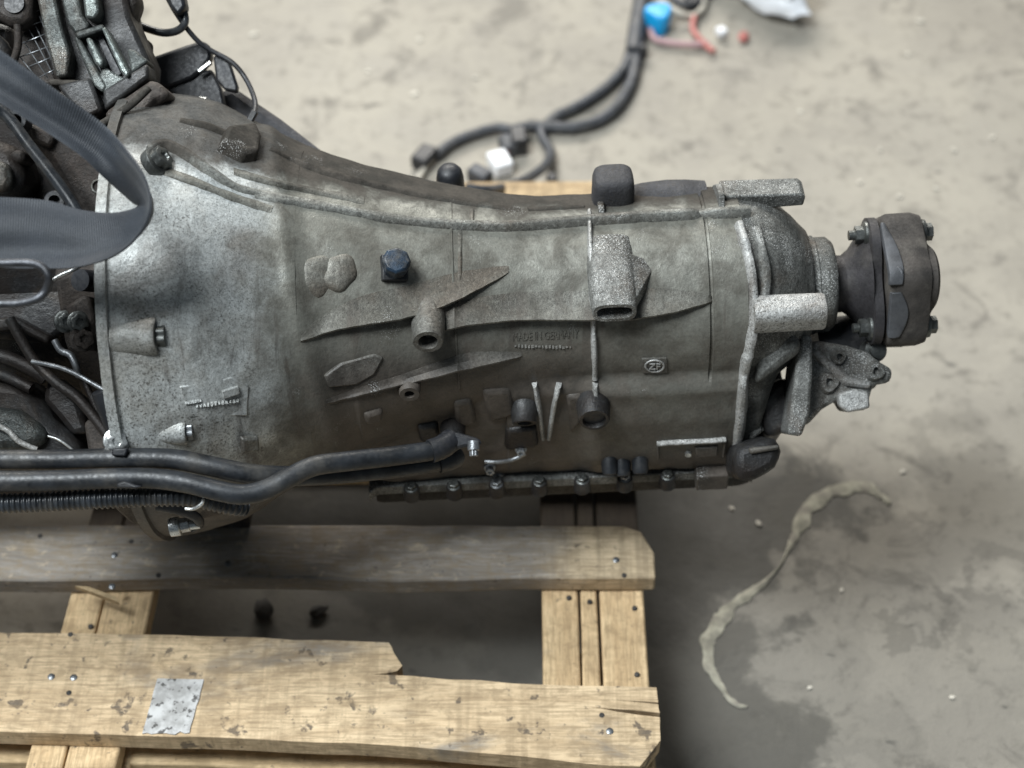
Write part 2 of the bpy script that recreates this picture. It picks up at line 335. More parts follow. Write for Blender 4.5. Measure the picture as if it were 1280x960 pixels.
M['wood_near'] = wood('board_tan', (0.78, 0.60, 0.385), (0.50, 0.36, 0.215), 0.26, (0.30, 0.27, 0.235), 0, 1.25, 1.3, None, 0.42)
M['wood_grey'] = wood('board_weathered', (0.72, 0.57, 0.38), (0.44, 0.335, 0.21), 1.0, (0.35, 0.325, 0.30), 0, 0.35, 4.1, (0.055, 0.115), 0.6)
M['wood_back'] = wood('board_back', (0.58, 0.44, 0.27), (0.38, 0.27, 0.155), 0.2, (0.18, 0.165, 0.15), 0, 0.3, 8.1)
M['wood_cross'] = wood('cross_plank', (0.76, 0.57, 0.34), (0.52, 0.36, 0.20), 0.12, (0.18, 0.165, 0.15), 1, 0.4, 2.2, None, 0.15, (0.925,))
M['wood_raw'] = wood('split_wood', (0.70, 0.53, 0.32), (0.50, 0.36, 0.20), 0.0, (0.15, 0.14, 0.13), 0, 0.3, 6.2, None, 0.2)

# strap: woven ribs across its length, from the ribbon's own UV (u along, v across)
k = NT('strap_weave'); uv = k.co.outputs['UV']
wv = k.n('TexWave', wave_type='BANDS', bands_direction='X'); wv.inputs['Scale'].default_value = 150; wv.inputs['Distortion'].default_value = 0.6; wv.inputs['Detail'].default_value = 1
k.link(uv, wv.inputs['Vector'])
wy = k.n('TexWave', wave_type='BANDS', bands_direction='Y'); wy.inputs['Scale'].default_value = 2.1; k.link(uv, wy.inputs['Vector'])
bl = k.noise(12, 5, 0.6, k.world())
c = k.mix(k.ramp(bl, 0.3, 0.7), (0.011, 0.014, 0.018), (0.022, 0.027, 0.035))
c = k.mix(k.ramp(wy.outputs['Fac'], 0.2, 0.9, 0, 0.35), c, (0.024, 0.029, 0.039))
c = k.mix(k.ramp(wv.outputs['Fac'], 0.1, 0.5, 0.22, 0), c, (0.03, 0.035, 0.045))
c = k.mix(k.ramp(k.noise(700, 2, 0.5, k.world()), 0.5, 0.75, 0, 0.25), c, (0.075, 0.085, 0.10))
n_ = k.bump(wv.outputs['Fac'], 0.5, 0.0006); n_ = k.bump(k.noise(900, 2, 0.5, k.world()), 0.3, 0.0004, n_)
M['strap'] = k.out(c, 0.6, 0, n_, 0.45)
k.b.inputs['Sheen Weight'].default_value = 0.12
# paper
k = NT('torn_paper'); c = k.mix(k.ramp(k.noise(70, 5, 0.65, k.world()), 0.35, 0.65), (0.60, 0.59, 0.575), (0.36, 0.35, 0.335))
c = k.mix(k.ramp(k.noise(150, 3, 0.6, k.world()), 0.55, 0.64, 0, 0.9), c, (0.07, 0.065, 0.06))
M['paper'] = k.out(c, 0.8, 0, k.bump(k.noise(160, 4, 0.6, k.world()), 0.3, 0.001), 0.2)

# ================================================================== FLOOR
fl = MB(); S_ = 14.0
fl.add([(-S_, -4, 0), (S_, -4, 0), (S_, 24, 0), (-S_, 24, 0)], [(0,1,2,3)])
floor = mesh_obj('floor', fl, concrete()); floor['kind'] = 'structure'

# ================================================================== PALLET
def jag(p0, p1, n, amp, seed):
    out = []
    for i in range(n):
        t = i/n; q = V(p0).lerp(V(p1), t); e = noise.noise(V((t*7+seed, seed*1.3, 0)))*amp+noise.noise(V((t*31+seed, 3.0, 0)))*amp*0.35
        d = (V(p1)-V(p0)).normalized(); out.append(q+V((-d.y, d.x, 0))*e*(min(1, i)))
    return out
pc = PZ(560, 700, 0)
pallet = thing('pallet', (pc.x, pc.y+0.1, 0), 'broken wooden pallet carrying the gearbox and engine', 'pallet')
def board(name, poly, ztop, thick, mat, amp=0.002, seed=0.0, parent=pallet, bevel=0.0022, n=14):
    pts = []
    m = len(poly)
    for i in range(m): pts += jag(poly[i], poly[(i+1) % m], max(2, int((V(poly[(i+1) % m])-V(poly[i])).length/0.025)), amp, seed+i*3.1)
    mb = MB(); mb.prism([V((p.x, p.y, ztop)) for p in pts], V((0, 0, -thick)))
    return mesh_obj(name, mb, mat, parent, bevel, 30)
def zz(*pp, z=PAL): return [PZ(x, y, z) for x, y in pp]
LX = -420      # pixel column where boards run out of the picture
TH = 0.021
near_board = board('deck_board', zz((LX, 785), (250, 795), (486, 803), (492, 815), (503, 832), (496, 839), (470, 843), (560, 849), (640, 854), (730, 857), (821, 859), (823, 878), (780, 876), (823, 880), (825, 891), (770, 886), (742, 884), (770, 889), (825, 896), (826, 925), (800, 958), (760, 957), (640, 944), (480, 931), (250, 921), (LX, 905)), PAL, TH, M['wood_near'], 0.0016, 0.4)
grey_board = board('deck_board', zz((LX, 655), (420, 656), (780, 657), (802, 664), (818, 690), (820, 722), (640, 722), (500, 726), (380, 722), (230, 721), (100, 725), (LX, 720)), PAL, TH, M['wood_grey'], 0.0016, 2.2)
mid_board = board('deck_board', zz((LX, 510), (806, 515), (806, 588), (600, 590), (LX, 592)), PAL, TH, M['wood_back'], 0.0015, 5.2)
far_board = board('deck_board', zz((LX, 372), (790, 372), (790, 440), (LX, 440)), PAL, TH, M['wood_back'], 0.0015, 6.2)
back_board = board('deck_board', zz((LX, 228), (775, 226), (776, 300), (LX, 300)), PAL, TH, M['wood_back'], 0.0015, 7.2)
yb0, yb1 = PZ(640, 226, PAL).y, PZ(640, 950, PAL).y
def cross(px0, px1, pyref, seed, x_sk=0.0):
    """plank across the pallet under the deck; its pixel width is read at pyref"""
    z = PAL-TH-0.0015; a = PZ(px0, pyref, z).x; b = PZ(px1, pyref, z).x
    return board('cross_board', [V((a-x_sk, yb1+0.004, z)), V((b-x_sk, yb1+0.004, z)), V((b+x_sk, yb0-0.01, z)), V((a+x_sk, yb0-0.01, z))], z, 0.020, M['wood_cross'], 0.001, seed)
cross(678, 724, 800, 1.0); cross(727, 749, 800, 2.0); cross(752, 808, 800, 3.0)
cross(91, 134, 765, 4.0, 0.012); cross(136, 196, 765, 5.0, 0.012)
cross(-420, -300, 765, 6.0)
zb = PAL-TH-0.0015-0.0215
for px0, px1 in ((683, 803), (96, 190), (-415, -305)):
    x0 = PZ(px0, 800, zb).x; x1 = PZ(px1, 800, zb).x
    for yc in (yb1+0.075, (yb0+yb1)/2+0.11, yb0-0.07):
        mb = MB(); mb.box(((x0+x1)/2, yc, (zb+0.022)/2), V(((x1-x0)/2, 0, 0)), V((0, 0.06, 0)), V((0, 0, (zb-0.022)/2)))
        mesh_obj('block', mb, M['wood_back'], pallet, 0.003)
for i, (ya, yb) in enumerate(((yb1+0.008, yb1+0.12), ((yb0+yb1)/2+0.06, (yb0+yb1)/2+0.16), (yb0-0.12, yb0-0.01))):
    xa = PZ(LX, 800, 0).x; xb = PZ(806, 800, 0).x
    board('bottom_board', [V((xa, ya, 0.0205)), V((xb, ya, 0.0205)), V((xb, yb, 0.0205)), V((xa, yb, 0.0205))], 0.0205, 0.0205, M['wood_raw'], 0.0015, 20.0+i)
# lower plank under the near board's edge, seen below it
board('rail_board', [q for q in zz((LX, 922), (250, 932), (640, 950), (808, 962), (806, 990), (640, 978), (250, 956), (LX, 944), z=PAL-TH-0.024)], PAL-TH-0.024, 0.02, M['wood_raw'], 0.0012, 31.0)
# pale splinters
sp1 = MB(); a, b = PZ(30, 921, PAL-TH), PZ(142, 926, PAL-TH)
sp1.prism([a+V((0, 0.012, 0)), a+V((0, -0.002, 0)), b+V((0.0, -0.002, 0)), b+V((0.008, 0.010, 0))], V((0, 0, 0.013))); mesh_obj('splinter', sp1, M['wood_raw'], near_board, 0.001)
sp2 = MB(); a, b = PZ(94, 735, PAL), PZ(150, 752, PAL)
sp2.prism([a+V((0,0,0.004)), b+V((0.0, -0.003, 0.004)), b+V((-0.003, 0.003, 0.004)), PZ(112, 736, PAL)+V((0,0,0.004))], V((0,0,-0.006))); mesh_obj('splinter', sp2, M['wood_raw'], grey_board, 0.0006)
def nail(px, py, par, r=0.0032, z=PAL, mat='dull', h=0.0012):
    q = PZ(px, py, z); mb = MB(); mb.lathe(q-V((0,0,0.002)), V((0.08, -0.05, 1)), [(0, r), (0.002+h*0.5, r), (0.002+h, r*0.7)], 12); mesh_obj('nail', mb, M[mat], par, 0, 50)
for px, py in ((143, 694), (140, 733), (285, 705), (770, 700)): nail(px, py, grey_board)
for px, py in ((64, 846), (92, 847), (762, 914)): nail(px, py, near_board)
for px, py in ((86, 866), (50, 670), (164, 677), (198, 719), (752, 894), (780, 719), (88, 793)): nail(px, py, grey_board if py < 740 else near_board, 0.0024, PAL, 'stone', 0.0008)
for px, py in ((711, 747), (737, 752), (793, 760), (796, 843), (113, 783)): nail(px, py, pallet, 0.0024, PAL-TH, 'stone')
# paper patch
pp = MB(); pts = jag(PZ(197, 849, PAL), PZ(255, 850, PAL), 6, 0.0006, 1)+jag(PZ(255, 850, PAL), PZ(237, 917, PAL), 8, 0.001, 2)+jag(PZ(237, 917, PAL), PZ(178, 918, PAL), 10, 0.004, 3)+jag(PZ(178, 918, PAL), PZ(197, 849, PAL), 8, 0.0008, 4)
pp.prism([V((q.x, q.y, PAL+0.0014)) for q in pts], V((0,0,-0.0012)))
o = mesh_obj('paper_patch', pp, M['paper'], near_board); o['label'] = 'torn grey white paper sticker on the board'

# ================================================================== GEARBOX
RT = [(0.0, .190), (.03, .189), (.07, .179), (.105, .158), (.128, .146), (.14, .140), (.15, .134), (.192, .120), (.233, .108), (.282, .096), (.309, .090), (.34, .0875), (.40, .087), (.50, .088)]
def Rc(a):
    return interp(RT, a)*0.5+0.25*(interp(RT, a-0.012)+interp(RT, a+0.012))
BW, BB = 0.0975, 0.141
def rad(a, th, R=None):
    h, v = math.cos(th), math.sin(th); r = Rc(a) if R is None else R
    td = (math.degrees(th)+90) % 360-90
    if 0.09 < a < 0.18 and -30 < td < 130:      # rounded cast band where the bell meets the case
        u = (a-(0.142+(45-td)*0.00034))/0.0075; r += 0.0030*math.exp(-u*u)-0.0016*math.exp(-((u-2.4)/1.4)**2)
    k_ = sstep(0.10, 0.20, a)
    if k_ > 0 and v < 0:
        W = BW-0.004*sstep(0.2, 0.3, a)*(1-sstep(0.36, 0.38, a)); B = BB; n = 9
        rb = 1/((abs(h)/W)**n+(abs(v)/B)**n)**(1/n)
        vv = -v/max(abs(h), 1e-4)
        rb2 = r+(rb-r)*sstep(0.06, 0.24, vv)*k_ if rb > r or a > 0.3 else r
        # gentle belly of the side wall
        r = max(r, rb2) if a < 0.3 else rb2+0.004*sstep(.3, .6, vv)*(1-sstep(1.0, 1.5, vv))
    return r
ALLV, ALLF = [], []
def skin(name, a_list, mat, parent, rf, NT_=256, amp=0.0012, seed=0.0, capend=False):
    rings = []
    for a in a_list:
        ring = []
        for j in range(NT_):
            th = 2*math.pi*j/NT_
            r = rf(a, th); q = G(a, r*math.cos(th), r*math.sin(th))
            r2 = r+noise.noise(q*24+V((seed,)*3))*amp+noise.noise(q*75+V((seed,)*3))*amp*0.45
            ring.append(G(a, r2*math.cos(th), r2*math.sin(th)))
        rings.append(ring)
    mb = MB(); mb.loft(rings, capend)
    n = len(ALLV); ALLV.extend(mb.v); ALLF.extend([tuple(i+n for i in f) for f in mb.f if len(f) == 4])
    return mesh_obj(name, mb, mat, parent, 0, 50)
def arange(a, b, n): return [a+(b-a)*i/n for i in range(n+1)]
gb_base = G(0.3, 0, -0.2)
gearbox = thing('gearbox', (gb_base.x, gb_base.y, PAL), 'grimy cast aluminium automatic gearbox lying over the wooden pallet', 'gearbox')
# bell: flange lip, body, step at its rear
def rbell(a, th):
    r = rad(a, th)
    if a < 0.008: r += 0.004
    # shallow fluting where the bell narrows
    return r
bell = skin('bell_housing', [0, 0.0015, 0.006, 0.0079, 0.0085]+arange(0.010, 0.142, 70), M['bell'], gearbox, rbell, 256, 0.0013, 1.0)
def rcase(a, th):
    r = rad(a, th)
    th_d = math.degrees(th) % 360
    # parting groove near the rear
    if abs(a-0.4705) < 0.0016 and (th_d < 115 or th_d > 352): r -= 0.0022
    # raised rear band
    if a > 0.4705 and (th_d < 125 or th_d > 350): r += 0.0012
    # faint cast step
    if 0.262 < a < 0.2635 and th_d < 100: r += 0.0012
    return r
A_case = sorted(arange(0.142, 0.50, 230)+[0.4685, 0.4688, 0.4692, 0.4718, 0.4722, 0.2618, 0.2622, 0.2636])
case = skin('main_case', A_case, M['bell'], gearbox, rcase, 288, 0.0011, 3.0)
TT = [(0.50, .088), (.515, .085), (.527, .080), (.540, .071), (.549, .063), (.556, .055), (.562, .0485), (.5625, .0425), (.568, .0425), (.569, .041), (.580, .0405), (.584, .037), (.584, .028)]
def rtail(a, th):
    r = interp(TT, a); v = math.sin(th)
    if v < 0 and a < 0.535:
        k_ = 1-sstep(0.512, 0.535, a); rb = rad(0.5, th)-0.006
        r = max(r, r+(rb-r)*k_)
    return r
tail = skin('tail_housing', arange(0.50, 0.5615, 46)+[0.5622, .5626, .568, .569, .574, .580, .5825, .584, .5841], M['taild'], gearbox, rtail, 192, 0.0011, 5.0, True)
BV = BVHTree.FromPolygons(ALLV, ALLF)
def S(px, py):
    loc, nrm, i, d = BV.ray_cast(CAM, ray(px, py).normalized())
    if loc is None:
        loc, nrm, i, d = BV.find_nearest(P(px, py, DG))
    if nrm.dot(CAM-loc) < 0: nrm = -nrm
    return loc, nrm
def depth_of(q): return (q-CAM).dot(FWD)
# ---- feature builders on the housing surface
def pad(name, poly, height, mat, parent=None, bevel=0.0015, sub=4, inset=0.82, dirv=None):
    lo, hi = [], []
    hits = [S(x, y) for x, y in poly]; nn = sum((h[1] for h in hits), V()).normalized() if dirv is None else dirv
    cc = sum((h[0] for h in hits), V())/len(hits)
    for q, nm in hits:
        lo.append(q-nn*0.006); hi.append(q+(cc-q)*(1-inset)+nn*height)
    mb = MB(); mb.prism2(lo, hi); return mesh_obj(name, mb, mat, parent or case, bevel, 40)
def fin(name, path, hts, thick, mat, dirv=None, parent=None, n=8, sink=0.004, tip=0.6, skew=None, jit=0.0006):
    pts = cr([(x, y, 0) for x, y in path], n); m = len(pts); rings = []
    hh = [hts[0]+(hts[-1]-hts[0])*i/(m-1) if len(hts) == 2 else interp(list(zip([k/(len(hts)-1) for k in range(len(hts))], hts)), i/(m-1)) for i in range(m)]
    roots = [S(p.x, p.y) for p in pts]
    for i in range(m):
        q, nm = roots[i]; d = (dirv if dirv is not None else nm)
        tg = (roots[min(i+1, m-1)][0]-roots[max(i-1, 0)][0]).normalized(); sd = tg.cross(d).normalized()
        w = thick/2*(1+noise.noise(q*90)*0.25); H = hh[i]+noise.noise(q*120)*jit
        bs = q-d*sink; tp = q+d*H
        rings.append([bs-sd*w*1.5, q-sd*w*1.15+d*H*0.15, tp-sd*w*tip-d*H*0.06, tp-sd*w*tip*0.55, tp+sd*w*tip*0.55, tp+sd*w*tip-d*H*0.06, q+sd*w*1.15+d*H*0.15, bs+sd*w*1.5])
    mb = MB(); mb.loft(rings); return mesh_obj(name, mb, mat, parent or case, 0, 50)
def ledge(path, hts, rpx, mat, n=8):
    """cast ledge: a slanting upper face that grows out of the casing, a sharp free edge, an undercut below"""
    pts = cr([(x, y, 0) for x, y in path], n); m = len(pts); rings = []
    for i, p in enumerate(pts):
        H = interp(list(zip([j/(len(hts)-1) for j in range(len(hts))], hts)), i/(m-1)); q, nm = S(p.x, p.y)
        u, nu = S(p.x, p.y-rpx*(0.25+0.75*min(1, H/0.012))); u2, nu2 = S(p.x, p.y-rpx*0.45*(0.25+0.75*min(1, H/0.012)))
        tip = q+NEAR*(H+noise.noise(q*110)*0.0006)+ev*noise.noise(q*70)*0.0006
        rings.append([u-nu*0.004, u+nu*0.0002, u2.lerp(tip, 0.22)+nu2*0.0004, u2.lerp(tip, 0.6)+ev*0.0004, tip+ev*0.0006, tip-ev*0.0010, q.lerp(tip, 0.5)-ev*0.0026, q-ev*0.0040-nm*0.001, q-ev*0.004-nm*0.006])
    mb = MB(); mb.loft(rings); return mesh_obj('rib', mb, mat, case, 0, 32)
NEAR = eh
def boss(name, base, dirv, L, r, hole, mat, parent=None, depth=0.012, back=0.03, seg=28, taper=1.1, hmat=None):
    q = V(base); mb = MB()
    pr = [(-back, r*taper*1.1), (0, r*taper), (L-0.0015, r), (L, r*0.93)]
    if hole: pr += [(L, hole*1.05), (L-0.0012, hole), (L-depth, hole*0.92), (L-depth, 0.0004)]
    mb.lathe(q, dirv, pr, seg); return mesh_obj(name, mb, mat, parent or case, 0, 40)
def bolt(q, ax, r, h, mat='boltdark', parent=None, name='bolt', star=True):
    mb = MB(); q = V(q); ax = V(ax).normalized()
    mb.lathe(q, ax, [(-0.006, r*1.35), (0, r*1.45), (h*0.18, r*1.4), (h*0.3, r*1.1)], 24)
    fn = (lambda t: 1+0.09*math.cos(6*t)) if star else None
    mb.lathe(q, ax, [(h*0.2, r), (h*0.95, r), (h, r*0.88), (h, r*0.5), (h*0.8, r*0.42)], 36 if star else 6, fn)
    return mesh_obj(name, mb, M[mat], parent or gearbox, 0, 40)
NEAR = eh    # horizontal, towards the near side

def prism_px(name, poly, depth, thick, mat, parent, bevel=0.003, vec=None, tilt=None):
    d0 = depth if not isinstance(depth, (list, tuple)) else None
    pts = [P(x, y, d0 if d0 else depth[i]) for i, (x, y) in enumerate(poly)]
    mb = MB(); mb.prism(pts, (vec or FWD)*thick); return mesh_obj(name, mb, mat, parent, bevel, 40)
# ---- bell features
def ear(px0, py0, px1, py1, r, mat, bmat, out_=0.004, br=0.010):
    """bolt ear lying along the shaft axis on the bell, bolt head facing the rear"""
    q, n = S(px1, py1); q0, n0 = S(px0, py0)
    c1 = q+n*out_; c0 = c1-ex*((c1-q0).dot(ex))-n*r*0.25
    mb = MB(); L = (c1-c0).length; ax_ = (c1-c0).normalized()
    mb.lathe(c0, ax_, [(-0.002, r*0.95), (L*0.5, r*1.0), (L-0.004, r*1.05), (L-0.0015, r*1.02), (L, r*0.94), (L, r*0.8), (L-0.003, r*0.76)], 32)
    o = mesh_obj('bolt_ear', mb, M[mat], bell, 0, 45)
    # web blending the ear into the bell
    bolt(c1-ex*0.003, ex, br*0.95, br*1.0, bmat, bell); return c1
ear(128, 432, 198, 420, 0.0145, 'bell', 'boltdark', -0.003, 0.0088)
ear(168, 548, 236, 541, 0.0110, 'bell', 'dull', -0.004, 0.0075)
q, n = S(196, 204); bolt(q+n*0.002, ex*0.75+n*0.5+es*0.2, 0.0085, 0.009, 'boltdark', bell)
pad('cast_pad', [(298, 544), (323, 543), (325, 562), (300, 565)], 0.004, M['rib'], bell)
pad('cast_pad', [(277, 165), (318, 160), (326, 178), (322, 203), (300, 206), (268, 190)], 0.010, M['case'], bell, 0.003)
pad('cast_pad', [(222, 482), (290, 470), (312, 482), (310, 520), (235, 522)], 0.0016, M['bell'], bell, 0.0012, inset=0.97)
pad('number_plate', [(276, 488), (297, 481), (299, 491), (278, 498)], 0.0028, M['bell'], bell, 0.0005, inset=0.95)
for row, (x0, y0, x1, y1, nn) in enumerate(((232, 503, 250, 500, 7), (246, 507, 296, 500, 12))):
    mb = MB()
    for i in range(nn):
        t = i/(nn-1); x = x0+(x1-x0)*t; y = y0+(y1-y0)*t; q, n = S(x, y)
        mb.box(q+n*0.0004, ex*0.0007, es*(0.0009+0.0008*random.random()), n*0.0009)
        if i % 3: mb.box(q+n*0.0004+es*random.uniform(-.0012, .0012), ex*0.0012, es*0.0004, n*0.0009)
    mesh_obj('casting_number', mb, M['bell'], bell)
# lip running from the bell flange up the top, and rail along the top
fin('lip', [(185, 188), (205, 184), (232, 196), (262, 216), (295, 234), (330, 242)], [0.004, .008, .008, .006, .003, .001], 0.006, M['rib'], None, bell, 8)
fin('rail', [(318, 242), (400, 257), (480, 272), (560, 281), (640, 284), (740, 277), (840, 271), (935, 267)], [.001, .003, .004, .005, .006, .007, .007, .007], 0.008, M['rib'], None, case, 8)
for pl, hs in (([(338, 186), (400, 214), (470, 232), (560, 250), (650, 262)], [.001, .003, .003, .002, .0005]), ([(292, 214), (340, 228), (400, 240), (455, 250)], [.0008, .003, .002, .0005]),
               ([(225, 150), (262, 160), (300, 176)], [.001, .004, .002]), ([(206, 214), (240, 226), (290, 246), (340, 262)], [.0005, .0025, .002, .0005])):
    fin('ridge', pl, hs, 0.007, M['case'], None, bell, 8, tip=0.5)
fin('ridge', [(660, 262), (730, 258)], [.0015, .002], .005, M['case'], None, case); fin('ridge', [(590, 262), (590, 280)], [.001, .002], .003, M['case'], None, case)
# ---- middle features
for px, py, rr in ((397, 346, 0.014), (424, 340, 0.0125)):
    q, n = S(px, py); mb = MB(); mb.lathe(q-n*0.008, n, [(0, rr*1.3), (0.0070, rr*1.18), (0.0088, rr*0.98), (0.0100, rr*0.6), (0.0102, 0.0005)], 28, lambda t: 1+0.10*math.sin(2*t+1)+0.05*math.sin(5*t)); mesh_obj('cast_lump', mb, M['case'], case, 0, 60)
pad('cast_plateau', [(402, 470), (425, 452), (470, 440), (482, 445), (470, 468), (445, 482), (408, 486)], 0.0018, M['rib'], case, 0.0012, inset=0.9)
# blue plug on its square base
q, n = S(492, 336); plug_dir = (n*0.75+ev*0.45).normalized()
mb = MB(); u1 = (ex-n*ex.dot(n)).normalized(); u2 = n.cross(u1); mb.box(q+n*0.001-u2*0.0*1, u1*0.0105, u2*0.0105, n*0.005); base = mesh_obj('plug_base', mb, M['black'], case, 0.001)
mb = MB(); mb.lathe(q+n*0.004, plug_dir, [(0, .0105), (.006, .0105), (.0065, .0115), (.013, .0115), (.015, .0098), (.0155, .0004)], 8); mesh_obj('plug', mb, M['blue'], case, 0.0008)['label'] = 'dark blue plastic hex plug'
# tube bosses pointing to the near side
q, n = S(535, 398); boss('tube_boss', q, NEAR, 0.026, 0.0125, 0.0075, M['rib'])
q, n = S(512, 484); boss('tube_boss', q, NEAR, 0.008, 0.0085, 0.004, M['case'])
# ledge ribs
ledge([(376, 426), (410, 408), (450, 395), (500, 385), (535, 376), (580, 361), (636, 340)], [.001, .007, .011, .013, .013, .010, .0005], 26, M['case'])
ledge([(552, 404), (590, 394), (640, 388), (690, 386), (735, 385), (790, 384), (840, 380), (890, 376)], [.009, .011, .012, .013, .014, .014, .010, .0005], 22, M['case'])
ledge([(408, 504), (450, 491), (500, 477), (545, 464), (590, 452), (652, 445)], [.0005, .003, .004, .007, .008, .0005], 16, M['rib'])
fin('rib', [(737, 268), (738, 310), (739, 360), (741, 400), (743, 440), (744, 475)], [.006, .005, .005, .005, .005, .004], 0.004, M['edge'], None, None, 6, jit=0.0012)
fin('rib', [(575, 288), (575, 330), (574, 370), (573, 395)], [.0005, .0012, .0012, .0005], 0.003, M['case'])
fin('rib', [(668, 478), (673, 505), (679, 548)], [.006, .005, .003], 0.0035, M['edge'], NEAR)
fin('rib', [(699, 478), (693, 505), (686, 548)], [.006, .005, .003], 0.0035, M['edge'], NEAR)
fin('rib', [(744, 478), (745, 500), (747, 520)], [.006, .005, .004], 0.004, M['edge'], NEAR)
# slot boss with its rounded opening and buttress
q0, n0 = S(764, 345)
def slotring(c, wx, wy, seg=28):
    return [c+ex*(wx*math.copysign(abs(math.cos(t))**0.55, math.cos(t)))+ev*(wy*math.copysign(abs(math.sin(t))**0.7, math.sin(t))) for t in [2*math.pi*i/seg for i in range(seg)]]
zc = q0+ev*-0.004
mb = MB(); mb.loft([slotring(zc-NEAR*0.03, .021, .022), slotring(zc+NEAR*0.0, .0195, .019), slotring(zc+NEAR*0.036, .0178, .0105), slotring(zc+NEAR*0.038, .0170, .0095), slotring(zc+NEAR*0.038, .0142, .0064), slotring(zc+NEAR*0.022, .013, .0055)])
mesh_obj('slot_boss', mb, M['tail'], case, 0, 45)
mb = MB(); b0 = zc+ex*0.014
mb.prism([b0-NEAR*0.02+ev*0.014, b0+NEAR*0.034+ev*0.002, b0+NEAR*0.034-ev*0.006, b0-NEAR*0.02-ev*0.012], ex*0.004)
mb2 = MB(); tipx = ex*0.024
mb2.add([b0-NEAR*.012+ev*.018, b0+NEAR*.035+ev*.005, b0+NEAR*.035-ev*.007, b0-NEAR*.012-ev*.007, b0-NEAR*.012+ev*.006+tipx, b0-NEAR*.012-ev*.007+tipx*1.05], [(0,1,2,3), (0,4,1), (1,4,5,2), (3,2,5), (0,3,5,4)])
mesh_obj('buttress', mb2, M['tail'], case, 0.001)
# emblem plate: square with a ring and letters
pad('emblem_plate', [(802, 447), (833, 446), (834, 464), (803, 465)], 0.0018, M['rib'], case, 0.0004, inset=1.0)
ringp = [S(818+11.5*math.cos(t), 455.5+7*math.sin(t)) for t in [2*math.pi*i/30 for i in range(30)]]
mb = MB(); mb.tube([p+n*0.002 for p, n in ringp], 0.0009, 6, False, True); mesh_obj('emblem_ring', mb, M['edge'], case)
def emboss(text, px0, py0, px1, py1, hpx, height, mat, parent, name='embossed_lettering', lift=0.0):
    cu = bpy.data.curves.new('t', 'FONT'); cu.body = text; cu.resolution_u = 2
    to = bpy.data.objects.new('t', cu); me = bpy.data.meshes.new_from_object(to); bpy.data.objects.remove(to)
    xs = [v.co.x for v in me.vertices]; ys = [v.co.y for v in me.vertices]; x0, x1, y0, y1 = min(xs), max(xs), min(ys), max(ys)
    bm = bmesh.new(); bm.from_mesh(me); bmesh.ops.triangulate(bm, faces=bm.faces)
    r = bmesh.ops.extrude_face_region(bm, geom=bm.faces[:]); top = set(v for v in r['geom'] if isinstance(v, bmesh.types.BMVert))
    bm.verts.index_update(); mb = MB(); vs_ = []
    for v in bm.verts:
        tx = (v.co.x-x0)/(x1-x0); ty = (v.co.y-y0)/(y1-y0)
        q, n = S(px0+(px1-px0)*tx, py0+(py1-py0)*tx-hpx*ty); vs_.append(q+n*((height+lift) if v in top else lift-0.0006))
    mb.add(vs_, [tuple(v.index for v in f.verts) for f in bm.faces]); bm.free(); bpy.data.meshes.remove(me)
    return mesh_obj(name, mb, mat, parent)
emboss('MADE IN GERMANY', 641, 426, 723, 422, 10, 0.0007, M['case'], case)
emboss('ZF', 811, 459, 825, 459, 7, 0.0012, M['edge'], case, lift=0.0018)
mb = MB()
for i in range(17):
    x = 644+i*4.3; q, n = S(x, 432+0.02*(x-640)+random.uniform(-.6, .6)); mb.box(q+n*0.0003, ex*random.uniform(.0005, .0011), es*(0.0006+0.0010*random.random()), n*0.0007)
mesh_obj('casting_number', mb, M['rib'], case)
# rear seam flange
seam = [(924, 281), (932, 310), (939, 345), (942, 380), (940, 415), (934, 445), (929, 475), (926, 520), (921, 560), (917, 592)]
fin('seam_rib', seam, [.006, .007, .007, .007, .007, .007, .006, .006, .006, .006], 0.0075, M['edge'], None, None, 6, jit=0.0018)
fin('rib', [(946, 285), (953, 315), (957, 345), (956, 372)], [.003, .005, .005, .004], 0.007, M['tail'], None, tail)
# bright bar boss running along the axis behind the seam
q, n = S(946, 392); c0 = q+n*0.006
mb = MB(); mb.lathe(c0-ex*0.004-n*0.004, ex, [(0, 0.0145), (0.056, 0.0140), (0.058, 0.013), (0.058, 0.0004)], 40, lambda t: 1+0.07*math.cos(4*t+0.6), up=n)
mesh_obj('bar_boss', mb, M['edge'], tail, 0, 50)
# ---- side wall of the valve body
q, n = S(741, 505); boss('tube_boss', q, NEAR, 0.018, 0.0132, 0.0095, M['dark'])
mb = MB(); mb.lathe(q+NEAR*0.006, NEAR, [(0, .0094), (0.008, .0094), (0.0085, .0005)], 20); mesh_obj('boss_hole_shade', mb, M['black'], case)  # black disc in the boss bore, shade of the open hole
q, n = S(655, 512); boss('solenoid_boss', q, (NEAR-ev*0.5).normalized(), 0.012, 0.0105, 0.006, M['dark'])
fin('frame', [(821, 553), (850, 551), (880, 550), (907, 548)], [.004, .004], 0.003, M['edge'], None)
fin('frame', [(822, 555), (823, 572)], [.003, .002], 0.002, M['rib'], None); fin('frame', [(906, 551), (904, 570)], [.003, .002], 0.002, M['rib'], None)
pad('cast_pad', [(866, 557), (900, 555), (899, 569), (868, 571)], 0.0025, M['rib'], case, 0.001)
q, n = S(860, 566); mb = MB(); mb.lathe(q, n, [(0, .003), (.003, .0028), (.0032, .0004)], 10); mesh_obj('rivet', mb, M['steel'], case)
